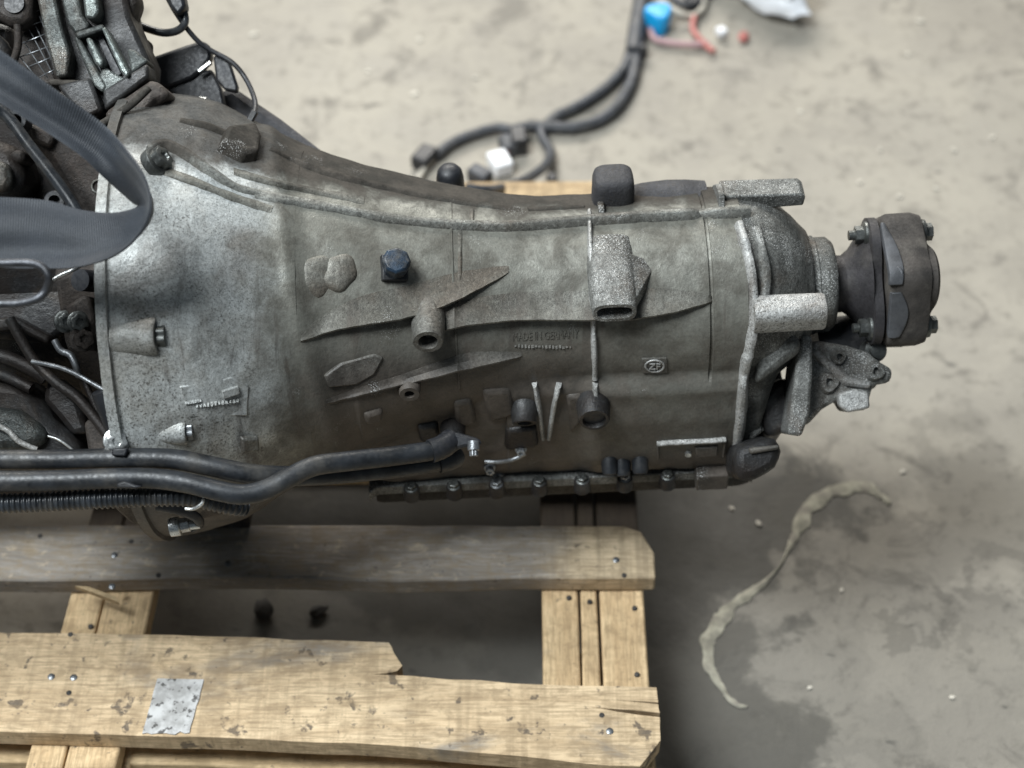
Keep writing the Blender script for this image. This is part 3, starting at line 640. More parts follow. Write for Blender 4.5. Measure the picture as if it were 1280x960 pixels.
for (pl, hh, mm) in (([(452, 515), (480, 508), (478, 525), (456, 530)], .004, 'rib'), ([(600, 485), (640, 482), (648, 520), (610, 530)], .003, 'case'), ([(565, 500), (590, 495), (598, 530), (570, 535)], .003, 'case'),
                     ([(630, 530), (672, 527), (676, 556), (628, 560)], .006, 'dark'), ([(705, 490), (730, 488), (728, 530), (712, 545)], .003, 'case'), ([(520, 530), (548, 525), (552, 548), (524, 552)], .004, 'dark')):
    pad('cast_pad', pl, hh, M[mm], case, 0.003)
# cooler line fitting on the case
q, n = S(566, 533); boss('fitting', q, NEAR, 0.022, 0.010, None, M['dark'])
# ---- oil pan: scalloped rail with bolts and the dark tray
def pan_outline(a0, a1, w, n=150, lob=0.0, lobn=11):
    """closed outline in (a, h)"""
    pts = []
    for i in range(n):
        t = i/(n-1); a = a0+(a1-a0)*t; pts.append((a, w+lob*max(0, math.cos(t*2*math.pi*lobn))**3))
    for i in range(30):
        t = i/29; ang = math.pi/2-math.pi*t; pts.append((a1+0.03*math.cos(ang), w*math.sin(ang)))
    for i in range(n):
        t = i/(n-1); a = a1+(a0-a1)*t; pts.append((a, -w-lob*max(0, math.cos(t*2*math.pi*lobn))**3))
    return pts
ol = pan_outline(0.175, 0.515, 0.0935, 170, 0.0065, 9)
mb = MB(); mb.prism([G(a, h, -0.1335) for a, h in ol], ev*-0.011); mesh_obj('pan_rail', mb, M['taild'], gearbox, 0.0015)
ol2 = pan_outline(0.180, 0.508, 0.090, 60)
mb = MB(); mb.loft([[G(a, h, -0.1445) for a, h in ol2], [G(a, h*.985, -0.160) for a, h in ol2], [G(0.345+(a-0.345)*.97, h*.95, -0.166) for a, h in ol2]]); mesh_obj('oil_pan', mb, M['panm'], gearbox, 0.0)
for i in range(1, 9):
    a = 0.175+0.34*i/9; q = G(a, 0.0975, -0.134); boss('pan_lug', q-ev*0.006, ev, 0.009, 0.0070, None, M['dark'], gearbox, back=0.004, taper=1.0)
    bolt(q+ev*0.002, ev, 0.0042, 0.005, 'boltdark' if i % 3 else 'dull', gearbox)
for px, py in ((762, 590), (778, 592), (800, 589)):
    q, n = S(px, py-14); mb = MB(); mb.lathe(q-NEAR*.004, (NEAR*0.8-ev*0.6), [(0, .0075), (.012, .0072), (.015, .006), (.0155, .0004)], 20); mesh_obj('connector_stub', mb, M['pipe'], gearbox, 0, 45)
q, n = S(900, 585); mb = MB(); mb.box(G(0.478, 0.099, -0.133), ex*0.014, eh*0.008, ev*0.010); mesh_obj('cast_block', mb, M['rib'], gearbox, 0.0015)
# silver clip on the side
c1 = cr([S(606, 570)[0]+n*0.006, S(622, 567)[0]+n*0.009, S(640, 563)[0]+n*.010, S(656, 560)[0]+n*0.006], 5)
mb = MB(); mb.tube(c1, 0.0018, 8); mesh_obj('spring_clip', mb, M['dull'], gearbox)
for px, py in ((612, 582), (623, 592), (651, 559)):
    q, n = S(px, py); bolt(q+n*0.002, (n+ev*0.3), 0.0036, 0.007, 'dull', gearbox, 'stud')
# lower rear pieces right of the seam: dark box of the selector and skirt
mb = MB(); mb.loft([[G(a, h, v) for a, h in ((0.50, .04), (.50, .088), (.525, .090), (.545, .06), (.545, .02))] for v in (-0.075, -0.110, -0.128)]); mesh_obj('rear_skirt', mb, M['dark'], tail, 0.004)
fin('rib', [(925, 555), (945, 540), (965, 528)], [.004, .004], .006, M['tail'], NEAR, tail)
# top pieces
q, n = S(762, 262)
def sq(c, wx, wy, seg=32): return [c+ex*(wx*math.copysign(abs(math.cos(t))**.5, math.cos(t)))+eh*(wy*math.copysign(abs(math.sin(t))**.5, math.sin(t))) for t in [2*math.pi*i/seg for i in range(seg)]]
mb = MB(); mb.loft([sq(G(0.398, -0.035, v), .0172*k1, .016*k1) for v, k1 in ((.045, 1.12), (.085, 1.02), (.098, 1.0), (.103, .93), (.1055, .8), (.1065, .5))])
mesh_obj('breather_block', mb, M['top'], case, 0, 50)
mb = MB(); mb.loft([[G(a, -0.040+0.03*math.cos(t), 0.050+r_*math.sin(t)) for t in [2*math.pi*i/24 for i in range(24)]] for a, r_ in ((0.412, .026), (0.425, .031), (0.445, .034), (0.462, .033), (0.478, .030))]); mesh_obj('top_saddle', mb, M['top'], case, 0, 60)
for a, hgt in ((0.384, .008), (0.483, .016)):
    mb = MB(); mb.prism([G(a, 0.0, .084), G(a, -0.012, .086+hgt*.8), G(a, -0.030, .078+hgt), G(a, -.045, .064+hgt), G(a, -.055, .03), G(a, -0.02, .05)], ex*0.005); mesh_obj('web', mb, M['tail'], case, 0.001)
# bracket block at the top rear with an undercut
mb = MB(); pr = [(0.487, .0905), (0.553, .089), (0.557, .085), (0.556, .076), (0.530, .075), (0.524, .068), (0.520, .045), (.487, .045)]
mb.prism([G(a, -0.018, v) for a, v in pr], eh*-0.021); mesh_obj('mount_bracket', mb, M['taild'], tail, 0.0016)
mb = MB(); pr = [(0.50, .082), (0.520, .078), (0.546, .050), (.545, .035), (.50, .05)]
mb.prism([G(a, -0.012, v) for a, v in pr], eh*-0.028); mesh_obj('mount_web', mb, M['taild'], tail, 0.002)
prism_px('far_cover', [(262, 118), (291, 108), (350, 148), (412, 196), (462, 214), (455, 232), (380, 225), (290, 190)], 1.43, 0.06, M['top'], bell, 0.006)
# breather cap and small things on the far top
q = P(562, 216, 1.40); mb = MB(); mb.lathe(q-ev*0.03, ev, [(0, .0125), (.024, .0122), (.031, .0110), (.035, .008), (.0365, .0004)], 24); mesh_obj('breather_cap', mb, M['black'], case, 0, 50)
# ---- output flange and rubber coupling
ax_o = G(0.578, 0, 0)
mb = MB(); mb.lathe(ax_o, ex, [(0, .0335), (.004, .0335), (.005, .025), (.016, .0245), (.023, .030), (.030, .040), (.034, .045), (.036, .040)], 48); mesh_obj('output_shaft', mb, M['flange'], gearbox, 0, 40)
def tri_fn(ph, k): return lambda t: 1+k*math.cos(3*(t-ph))
def ang_pt(a, r, deg): t = math.radians(deg); return G(a, 0, 0)+et*(r*math.cos(t))+es*(r*math.sin(t))
CA = 0.612
mb = MB(); mb.lathe(G(CA, 0, 0), ex, [(0, .047), (.0008, .049), (.0080, .049), (.009, .047)], 72, tri_fn(math.pi/3, 0.20), up=et); mesh_obj('flange_plate', mb, M['flange'], gearbox, 0, 40)
hexf = lambda t: 1+0.055*math.cos(6*t)+0.012*math.cos(12*t)
mb = MB(); mb.lathe(G(CA+.0105, 0, 0), ex, [(0, .030), (0, .052), (.002, .0565), (.006, .0585), (.026, .0590), (.034, .0565), (.036, .052), (.036, .030)], 96, hexf, up=et); coup = mesh_obj('rubber_coupling', mb, M['rubber'], gearbox, 0, 45)
mb = MB(); mb.lathe(G(CA+.046, 0, 0), ex, [(-0.002, .047), (.0045, .047), (.007, .044)], 72, tri_fn(0, 0.22), up=et); mesh_obj('coupling_plate', mb, M['rubber'], gearbox, 0, 40)
for d in (60, -60, 180):
    q = ang_pt(CA, .0455, d); bolt(q, -ex, .0078, .010, 'boltdark', gearbox, 'nut', False)
    mb = MB(); mb.tube([q, q-ex*0.015], 0.0042, 12); mesh_obj('bolt_shank', mb, M['boltdark'], gearbox)
    q = ang_pt(CA+.048, .0455, d); bolt(q, ex, .0075, .008, 'boltdark', gearbox, 'bolt', False)
def tongue(d0, d1, wf, a_c):
    rings = []
    for i in range(15):
        d = d0+(d1-d0)*i/14; q = ang_pt(a_c, .0585*hexf(math.radians(d))+.0012, d); rad_ = (q-G(a_c, 0, 0)).normalized(); ww = wf(i/14)
        rings.append([q-rad_*.006, q+rad_*.0012, q+ex*ww*0.5+rad_*.002, q+ex*ww+rad_*.0006, q+ex*ww-rad_*.006])
    mb = MB(); mb.loft(rings); return mesh_obj('alloy_tongue', mb, M['sleeve'], coup, 0.0008)
tongue(-6, 50, lambda t: .004+.0085*math.sin(math.pi*min(1, .30+t*.70)), CA+.0085)
tongue(-12, -52, lambda t: .005+.011*math.sin(math.pi*(.1+.75*t)), CA+.0105)
q = ang_pt(CA+.0145, .0615, 3); mb = MB(); dd = (et*0.95-ex*0.3).normalized(); mb.lathe(q, dd, [(-.004, .0062), (.0010, .0060), (.0018, .0052), (.0018, .0030), (-.003, .0028)], 28); mesh_obj('sleeve', mb, M['sleeve'], coup, 0, 45)
# ---- rear bracket below the output
brk = prism_px('rear_bracket', [(1000, 445), (1018, 425), (1060, 432), (1085, 440), (1100, 452), (1117, 462), (1114, 478), (1092, 482), (1088, 497), (1086, 512), (1056, 516), (1048, 500), (1028, 512), (1010, 532), (996, 530)], 1.36, 0.030, M['tail'], gearbox, 0.004)
prism_px('bracket_web', [(1002, 418), (1016, 420), (1016, 470), (1012, 520), (1002, 546), (984, 543), (990, 500), (996, 450)], 1.335, 0.05, M['tail'], gearbox, 0.003)
for bx_, by_, br_ in ((1034, 478, 12), (1092, 464, 11), (1068, 500, 10), (1046, 446, 9)):
    mb = MB(); q = P(bx_, by_, 1.362); mb.lathe(q, -FWD+RGT*.15, [(-.01, pxm(br_*1.3, 1.36)), (.004, pxm(br_*1.1, 1.36)), (.007, pxm(br_*0.9, 1.36)), (.007, pxm(br_*.45, 1.36)), (.001, pxm(br_*.4, 1.36))], 22, lambda t: 1+0.10*math.sin(3*t+bx_)); mesh_obj('bracket_boss', mb, M['tail'], gearbox, 0, 45)
prism_px('bracket_rib', [(1012, 440), (1022, 436), (1062, 470), (1090, 478), (1088, 486), (1056, 482)], 1.354, 0.02, M['edge'], gearbox, 0.003)
prism_px('bracket_lobe', [(1048, 492), (1068, 486), (1086, 490), (1088, 510), (1060, 516), (1050, 508)], 1.35, 0.012, M['edge'], gearbox, 0.002)
prism_px('bracket_arm', [(945, 418), (1000, 418), (1003, 440), (985, 452), (962, 470), (945, 482)], 1.322, 0.05, M['taild'], gearbox, 0.006)
mb = MB(); q = P(1095, 438, 1.37); mb.lathe(q, (-FWD+RGT*.2), [(-.03, .010), (0, .010), (.001, .007), (.006, .007), (.007, .0005)], 24); mesh_obj('bracket_bolt', mb, M['boltdark'], gearbox, 0, 40)
mb = MB(); q = P(1062, 425, 1.40); mb.lathe(q-ev*0.02, ex, [(-.03, .034), (.01, .036), (.022, .030), (.024, .02)], 32); mesh_obj('seal_collar', mb, M['black'], gearbox, 0, 40)
prism_px('selector_rod', [(946, 505), (965, 480), (985, 470), (990, 500), (985, 540), (960, 548)], 1.37, 0.03, M['dark'], gearbox, 0.006)
prism_px('skirt_end', [(918, 560), (940, 552), (972, 545), (978, 565), (972, 586), (945, 600), (918, 603)], 1.335, 0.06, M['dark'], gearbox, 0.008)
prism_px('skirt_lip', [(936, 560), (975, 556), (973, 562), (938, 568)], 1.331, 0.012, M['rib'], gearbox, 0.002)
# ---- lug under the bell reaching the pallet
foot = [P(128, 625, 1.285), P(302, 625, 1.285), P(283, 645, 1.30), P(250, 652, 1.31), P(205, 662, 1.318), P(165, 658, 1.318)]
mb = MB(); lo_ = [V((q.x, q.y, max(PAL+0.0005, q.z-0.01))) for q in foot]
mb.prism(foot, FWD*0.02+V((0, 0.06, 0.02))); mesh_obj('bell_lug', mb, M['rust'], bell, 0.005)
mb = MB(); q = G(0.02, 0.02, -0.17); mb.loft([[V((q.x+x_*1.2, q.y+y_*1.2, PAL+0.0005)) for x_, y_ in ((-.03, -.03), (.03, -.03), (.03, .03), (-.03, .03))], [q+V((x_, y_, 0.01)) for x_, y_ in ((-.03, -.03), (.03, -.03), (.03, .03), (-.03, .03))]]); mesh_obj('bell_foot', mb, M['rust'], bell, 0.004)

# ================================================================== COOLER PIPES, CONDUIT
def px_path(lst, n=8): return cr([P(x, y, d) for x, y, d in lst], n)
up_pipe = thing('cooler_pipe', P(180, 575, 1.262), 'black metal cooler pipe lying against the bell housing above the second pipe', 'pipe')
mb = MB(); mb.tube(px_path([(-380, 577, 1.23), (-60, 575, 1.22), (60, 575, 1.22), (150, 573, 1.218), (215, 574, 1.216), (265, 583, 1.216), (310, 592, 1.22), (352, 595, 1.232), (400, 594, 1.245), (470, 588, 1.26), (530, 580, 1.272), (556, 574, 1.28)]), 0.0079, 20); mesh_obj('tube', mb, M['pipe'], up_pipe)
mb = MB(); mb.tube(px_path([(548, 577, 1.277), (562, 573, 1.28), (568, 570, 1.285)], 3), 0.0096, 18); mesh_obj('collar', mb, M['pipe'], up_pipe)
lo_pipe = thing('cooler_pipe', P(180, 600, 1.252), 'black metal cooler pipe with a deep bend, resting on the corrugated conduit', 'pipe')
mb = MB(); mb.tube(px_path([(-380, 604, 1.215), (-60, 602, 1.208), (50, 601, 1.208), (140, 598, 1.208), (190, 598, 1.206), (235, 604, 1.204), (275, 614, 1.204), (305, 618, 1.206), (335, 611, 1.210), (365, 595, 1.216), (395, 582, 1.224), (440, 576, 1.235), (500, 569, 1.25), (545, 562, 1.26), (562, 552, 1.268)]), 0.0078, 20); mesh_obj('tube', mb, M['pipe'], lo_pipe)
mb = MB(); mb.tube(px_path([(538, 564, 1.258), (552, 559, 1.262), (564, 550, 1.27)], 4), [0.0095]*9, 18); mesh_obj('collar', mb, M['black'], lo_pipe)
prism_px('retainer', [(552, 538), (572, 541), (600, 549), (603, 558), (580, 560), (560, 566), (548, 560)], 1.262, 0.012, M['black'], lo_pipe, 0.003)
q = P(592, 561, 1.262); bolt(q, -ev*0.6+eh, 0.0034, 0.006, 'dull', lo_pipe)
prism_px('pipe_clip', [(140, 560), (160, 560), (157, 571), (139, 570)], 1.206, 0.006, M['black'], up_pipe, 0.0015)
prism_px('pipe_clip', [(146, 604), (156, 601), (168, 606), (178, 608), (168, 611), (145, 610)], 1.198, 0.006, M['black'], lo_pipe, 0.002)
for px, py in ((263, 596), (336, 602)): pass
cpath = px_path([(-380, 636, 1.23), (-60, 631, 1.222), (40, 628, 1.222), (120, 624, 1.222), (190, 621, 1.222), (240, 622, 1.225), (285, 631, 1.235), (305, 633, 1.245)], 60)
# resample evenly and corrugate
L = [0.0]
for a, b in zip(cpath, cpath[1:]): L.append(L[-1]+(b-a).length)
pts, rr, tot = [], [], L[-1]; N_ = 980; j = 0; pitch = pxm(6.6, 1.255)
for i in range(N_+1):
    d = tot*i/N_
    while j < len(L)-2 and L[j+1] < d: j += 1
    t = (d-L[j])/(L[j+1]-L[j]); pts.append(cpath[j].lerp(cpath[j+1], t))
    ph = math.cos(2*math.pi*d/pitch); rr.append(pxm(11.5, 1.255)*(1+0.10*math.copysign(abs(ph)**0.5, ph)))
mb = MB(); mb.tube(pts, rr, 20); conduit = mesh_obj('corrugated_conduit', mb, M['hose'], None, 0, 80)
tag(conduit, 'black corrugated plastic cable conduit under the two cooler pipes', 'conduit')
clipc = thing('cable_clip', P(232, 655, 1.33), 'black cable with zinc plated bolt clip hanging over the grey pallet board', 'cable clip')
mb = MB(); mb.tube(px_path([(195, 632, 1.26), (222, 637, 1.265), (243, 645, 1.275), (249, 654, 1.285), (240, 660, 1.29)], 6), 0.0042, 12); mesh_obj('cable', mb, M['black'], clipc)
q = P(222, 658, 1.285); bolt(q, RGT+UPI*0.2, 0.0055, 0.010, 'steel', clipc); mb = MB(); mb.tube([q, q+RGT*0.018+UPI*0.002], 0.004, 12); mesh_obj('stud', mb, M['steel'], clipc)
mb = MB(); mb.tube([q-RGT*0.006, q-RGT*0.001], 0.007, 14); mesh_obj('bracket_eye', mb, M['black'], clipc)
mb = MB(); mb.tube(px_path([(232, 636, 1.212), (242, 636, 1.210), (252, 630, 1.208), (254, 624, 1.210)], 5), 0.0013, 8); mesh_obj('hook', mb, M['steel'], clipc)

# ================================================================== ENGINE (left edge)
eb = G(-0.15, 0, -0.2)
engine = thing('engine', (eb.x, eb.y, PAL), 'dark oily car engine bolted to the bell housing, with ribbed castings', 'engine')
mb = MB(); mb.loft([[G(a, h, v) for h, v in ((.07, .06), (.04, .13), (-.14, .15), (-.16, .05), (-.15, -.12), (-.06, -.165), (.07, -.165), (.08, -.08))] for a in (-0.42, -0.045)]); mesh_obj('block', mb, M['dark'], engine, 0.006)
mb = MB(); mb.loft([[G(a, h, v) for h, v in ((.085, .06), (.06, .11), (-.10, .165), (-.16, .09), (-.165, -.05), (-.10, -.15), (.06, -.15), (.09, -.06))] for a in (-0.05, -0.006)]); mesh_obj('rear_plate', mb, M['rust'], engine, 0.004)
mb = MB(); q = G(-0.40, 0.02, 0); mb.box((q.x, q.y, PAL+0.04), V((.14, 0, 0)), V((0, .10, 0)), V((0, 0, .0395))); mesh_obj('sump_base', mb, M['dark'], engine, 0.008)
def pt(name, lst, r, mat, par=engine, n=6, seg=14, px=True):
    d = lst[len(lst)//2][2]; mb = MB(); mb.tube(px_path(lst, n), pxm(r, d), seg); return mesh_obj(name, mb, M[mat], par, 0, 60)
# --- upper left: ribbed casting with pockets
cov = prism_px('ribbed_cover', [(40, -40), (150, -40), (162, 20), (186, 74), (184, 98), (130, 138), (105, 128), (66, 100), (52, 60)], 1.30, 0.05, M['dark'], engine, 0.004)
for pl, dd, mm in (([(40, -30), (62, -30), (76, 30), (87, 66), (84, 95), (70, 97), (57, 50)], 1.281, 'green'), ([(70, -30), (92, -30), (102, 18), (112, 30), (108, 38), (94, 42), (84, 30)], 1.286, 'green'),
                   ([(100, -30), (118, -30), (124, 14), (118, 24), (106, 22)], 1.283, 'green_lit'), ([(91, 46), (97, 43), (134, 108), (128, 116), (116, 106)], 1.286, 'green'), ([(106, 47), (113, 46), (130, 76), (126, 85), (118, 79)], 1.281, 'green_lit'),
                   ([(126, 34), (131, 33), (162, 91), (158, 97), (150, 88)], 1.281, 'green_lit'), ([(92, 40), (128, 29), (131, 37), (96, 49)], 1.284, 'green'), ([(128, 82), (150, 95), (158, 98), (130, 119), (122, 100)], 1.287, 'green'), ([(158, 60), (168, 62), (186, 76), (164, 92)], 1.288, 'green')):
    prism_px('cover_rib', pl, dd, 0.025, M[mm], cov, 0.0022)
prism_px('cover_slot_shade', [(96, 46), (108, 44), (128, 90), (118, 100)], 1.297, 0.008, M['black'], cov, 0.0005)  # black plates put in for the shade inside the slots
prism_px('cover_slot_shade', [(118, 40), (126, 40), (152, 92), (143, 98)], 1.296, 0.008, M['black'], cov, 0.0005)
prism_px('cover_ledge', [(60, 98), (108, 100), (110, 108), (62, 106)], 1.285, 0.02, M['rib'], cov, 0.002)
prism_px('cover_foot', [(70, 106), (112, 96), (128, 138), (104, 150)], 1.282, 0.03, M['dark'], cov, 0.003)
prism_px('cover_edge', [(128, 112), (184, 78), (187, 96), (130, 138)], 1.286, 0.03, M['dark'], cov, 0.003)
prism_px('shield', [(132, -40), (160, -40), (172, 0), (160, 34), (150, 44), (140, 20)], 1.31, 0.03, M['rust'], engine, 0.004)
mb = MB(); q = P(164, 58, 1.36); mb.lathe(q-RGT*.012, (RGT*0.9+UPI*0.25), [(-.02, .017), (.0, .0175), (.010, .016), (.015, .012), (.016, .0005)], 32); mesh_obj('sensor_can', mb, M['rust'], engine, 0, 50)
prism_px('sensor_ear', [(166, 52), (186, 48), (186, 70), (172, 72), (160, 66)], 1.345, 0.02, M['rib'], engine, 0.003)
pt('rail', [(126, 156, 1.27), (142, 146, 1.27), (165, 130, 1.27), (186, 110, 1.275)], 5, 'rib')
prism_px('rail_shelf', [(128, 140), (186, 100), (196, 100), (214, 118), (196, 130), (150, 172), (136, 160)], 1.285, 0.06, M['rust'], engine, 0.005)
# wire mesh over the heat shield
hs = prism_px('heat_shield', [(10, 80), (30, 22), (52, 8), (80, 100), (60, 110), (40, 105)], 1.31, 0.03, M['rust'], engine, 0.004)
def wire(a, b, c=None):
    mb = MB(); mb.tube(px_path([(a[0], a[1], 1.300), ((a[0]+b[0])/2, (a[1]+b[1])/2, 1.294), (b[0], b[1], 1.300)], 5), 0.0005, 6); mesh_obj('mesh_wire', mb, M['dull'], hs)
for a_, b_ in (((38, 17), (48, 13)), ((34, 33), (52, 27)), ((26, 55), (60, 41)), ((20, 73), (64, 57)), ((34, 84), (68, 70)), ((50, 96), (74, 84)),
               ((24, 70), (50, 102)), ((30, 52), (60, 98)), ((35, 34), (66, 92)), ((43, 30), (71, 86)), ((49, 20), (76, 82))): wire(a_, b_)
prism_px('hook_bracket', [(-40, -30), (40, -30), (38, 20), (30, 32), (8, 30), (-10, 20), (-40, 24)], 1.28, 0.03, M['rust'], engine, 0.006)
mb = MB(); q = P(18, 4, 1.279); mb.lathe(q, FWD, [(-.001, .008), (.02, .008), (.02, .0003)], 20); mesh_obj('bracket_hole_shade', mb, M['black'], engine)  # black disc standing for the shade in the bracket's hole
pt('rod', [(22, 30, 1.285), (22, 60, 1.29), (10, 95, 1.30)], 5, 'rust'); pt('rod', [(-30, 40, 1.30), (0, 60, 1.30), (8, 90, 1.31)], 12, 'dark')
prism_px('casting', [(-40, 20), (14, 30), (18, 80), (0, 110), (-40, 90)], 1.315, 0.05, M['dark'], engine, 0.006)
# --- under the strap
prism_px('adapter_casting', [(20, 140), (62, 150), (135, 205), (150, 240), (122, 300), (95, 262), (60, 200), (30, 172)], 1.235, 0.05, M['rust'], engine, 0.006)
prism_px('adapter_step', [(34, 152), (70, 168), (62, 185), (40, 176)], 1.228, 0.02, M['rust'], engine, 0.003)
mb = MB(); q = P(123, 233, 1.234); ringq = [q+(RGT*math.cos(t)+UPI*math.sin(t))*0.005 for t in [2*math.pi*i/20 for i in range(20)]]; mb.tube(ringq, 0.001, 6, False, True); mesh_obj('cast_mark', mb, M['rib'], engine)
prism_px('bright_bell_patch', [(133, 268), (150, 236), (166, 238), (182, 260), (178, 272)], 1.215, 0.012, M['edge'], bell, 0.002)  # bell seen inside the strap loop, its brightness put into the colour
mb = MB(); q = P(22, 151, 1.215); mb.lathe(q, -FWD, [(-.01, .0085), (.003, .0085), (.0045, .0075), (.0045, .0045), (-.006, .004)], 24); mesh_obj('hose_end', mb, M['black'], engine, 0, 45)
prism_px('casting', [(-40, 165), (18, 180), (34, 215), (24, 245), (-40, 245)], 1.245, 0.05, M['dark'], engine, 0.01)
prism_px('casting', [(8, 192), (24, 184), (34, 196), (22, 206)], 1.235, 0.03, M['rust'], engine, 0.004)
prism_px('casting', [(-20, 196), (8, 202), (16, 225), (8, 240), (-20, 240)], 1.235, 0.03, M['green'], engine, 0.006)
mb = MB(); q = P(70, 252, 1.23); mb.lathe(q, -FWD, [(-.01, .0085), (.004, .0085), (.005, .0075), (.005, .0045), (-.004, .004)], 24); mesh_obj('hose_end', mb, M['black'], engine, 0, 45)
# --- below the strap: flange bolts, levers, sump
prism_px('cavity_wall', [(-40, 320), (118, 335), (112, 372), (100, 400), (60, 430), (-40, 420)], 1.275, 0.05, M['dark'], engine, 0.006)
prism_px('flange_ear', [(98, 372), (104, 368), (112, 372), (118, 395), (120, 440), (102, 436), (84, 422), (88, 402), (80, 384)], 1.225, 0.03, M['rust'], engine, 0.004)
bolt(P(98, 403, 1.224), -FWD+RGT*0.4, 0.0062, 0.008, 'boltdark', engine); bolt(P(82, 402, 1.228), -FWD+RGT*0.4, 0.0062, 0.008, 'boltdark', engine); bolt(P(103, 424, 1.224), -FWD+RGT*0.5, 0.007, 0.008, 'rust', engine)
pt('link', [(68, 425, 1.235), (76, 438, 1.235), (88, 444, 1.235), (95, 458, 1.235), (98, 470, 1.24)], 4.5, 'dull')
mb = MB(); q = P(100, 350, 1.225); mb.tube([q, q+RGT*0.012+FWD*0.03], 0.0085, 18); mesh_obj('bush', mb, M['black'], engine, 0, 50)
pt('lever', [(12, 398, 1.24), (26, 424, 1.24), (44, 452, 1.238), (70, 478, 1.235), (95, 496, 1.232), (118, 522, 1.23), (140, 552, 1.228)], 6.5, 'dark')
pt('vacuum_tube', [(40, 452, 1.235), (70, 458, 1.23), (92, 466, 1.226), (112, 477, 1.222), (131, 488, 1.22)], 3, 'dull')
mb = MB(); mb.tube([P(128, 488, 1.218), P(136, 508, 1.222), P(146, 536, 1.228)], [0.0085, .0092, .0085], 20); mesh_obj('sensor', mb, M['black'], engine, 0, 50)
pt('strip', [(106, 476, 1.236), (116, 500, 1.236), (132, 534, 1.236)], 4, 'dark')
prism_px('brace', [(-40, 402), (16, 395), (62, 420), (60, 432), (20, 412), (-40, 418)], 1.248, 0.02, M['dark'], engine, 0.003)
prism_px('sump', [(-40, 470), (30, 478), (52, 500), (62, 522), (84, 540), (102, 562), (100, 600), (-40, 610)], [1.262, 1.262, 1.262, 1.258, 1.254, 1.25, 1.27, 1.27], 0.06, M['dark'], engine, 0.010)
prism_px('sump_face', [(-40, 505), (20, 512), (44, 528), (62, 546), (40, 562), (-40, 566)], 1.247, 0.02, M['green'], engine, 0.008)
pt('sump_edge', [(-30, 526, 1.243), (6, 536, 1.243), (24, 552, 1.243), (46, 562, 1.245)], 3.5, 'edge')
pt('sump_edge', [(60, 545, 1.244), (74, 550, 1.244), (88, 560, 1.245), (94, 566, 1.246)], 1.6, 'steel')
prism_px('bracket_plate', [(104, 528), (118, 520), (138, 548), (138, 566), (110, 566)], 1.245, 0.02, M['rust'], engine, 0.003)
q = P(146, 551, 1.222); bolt(q, -FWD+RGT*0.3, 0.0072, 0.008, 'steel', engine)
mb = MB(); mb.lathe(P(158, 546, 1.235), -FWD, [(-.03, .014), (.006, .0135), (.009, .011)], 24); mesh_obj('boss', mb, M['dark'], engine, 0, 50)
pt('rod', [(-30, 440, 1.258), (10, 448, 1.256), (45, 464, 1.25), (58, 474, 1.25)], 9, 'dark'); pt('rod', [(-30, 470, 1.262), (0, 468, 1.26), (40, 486, 1.255)], 7, 'dark')
prism_px('casting', [(60, 470), (98, 500), (112, 540), (90, 545), (70, 520), (52, 500)], 1.255, 0.04, M['dark'], engine, 0.005)
# --- black bracket behind the bell
bb = prism_px('heat_bracket', [(186, 72), (232, 56), (252, 50), (262, 56), (264, 72), (250, 90), (240, 98), (205, 112), (192, 100)], 1.40, 0.016, M['black'], engine, 0.003)
prism_px('bracket_leg', [(208, 112), (246, 90), (264, 86), (276, 110), (283, 146), (262, 142), (240, 122), (222, 122)], 1.405, 0.014, M['black'], engine, 0.002)
prism_px('bracket_tab', [(266, 70), (276, 66), (286, 74), (297, 108), (296, 115), (280, 112), (270, 100)], 1.395, 0.010, M['black'], engine, 0.002)
mb = MB(); q = P(256, 84, 1.396); mb.box(q, (RGT*.8+UPI*.6)*0.007, (UPI*.8-RGT*.6)*0.0016, FWD*0.003); mesh_obj('latch', mb, M['steel'], engine, 0.0006)
q = P(254, 132, 1.385); mb = MB(); mb.lathe(q, RGT-UPI*.2, [(-.004, .0075), (.002, .0080), (.004, .0065)], 20); mb.lathe(q, RGT-UPI*.2, [(.004, .0052), (.015, .0052), (.0155, .003)], 6); mesh_obj('bracket_bolt', mb, M['steel'], engine, 0, 40)
# ================================================================== CABLES on the engine
def cable(lst, r, mat, label, cat='cable', n=8, name='cable'):
    d = lst[len(lst)//2][2]; mb = MB(); mb.tube(px_path(lst, n), pxm(r, d), 12); o = mesh_obj(name, mb, M[mat], None, 0, 60); return tag(o, label, cat)
cable([(-260, -20, 1.20), (-40, 118, 1.20), (5, 142, 1.205), (35, 180, 1.205), (60, 212, 1.205), (82, 242, 1.205), (98, 268, 1.205), (110, 300, 1.21)], 7.5, 'hose', 'thick black cable running diagonally behind the lifting strap')
cable([(198, -30, 1.36), (212, 2, 1.37), (228, 28, 1.38), (246, 50, 1.386), (262, 62, 1.39), (290, 78, 1.392), (308, 100, 1.392), (319, 128, 1.38), (316, 148, 1.36)], 3.2, 'black', 'thin black cable arching over the black bracket to the bell housing')
cable([(158, 14, 1.37), (168, 28, 1.37), (185, 36, 1.37), (205, 41, 1.37), (222, 38, 1.375), (231, 28, 1.38), (229, 10, 1.38), (222, -20, 1.38)], 5, 'hose', 'short looped black hose above the black bracket')
con = thing('cable_connector', P(216, 8, 1.37), 'black plastic plug hanging on the looped hose', 'connector')
prism_px('plug_body', [(200, -24), (226, -20), (232, 8), (222, 20), (212, 8)], 1.368, 0.02, M['black'], con, 0.003)
mb = MB(); q = P(315, 146, 1.345); mb.box(q, (RGT*.5+UPI*.86)*0.0055, (RGT*.86-UPI*.5)*0.0028, FWD*0.003); mesh_obj('plug_tip', mb, M['black'], con, 0.001)

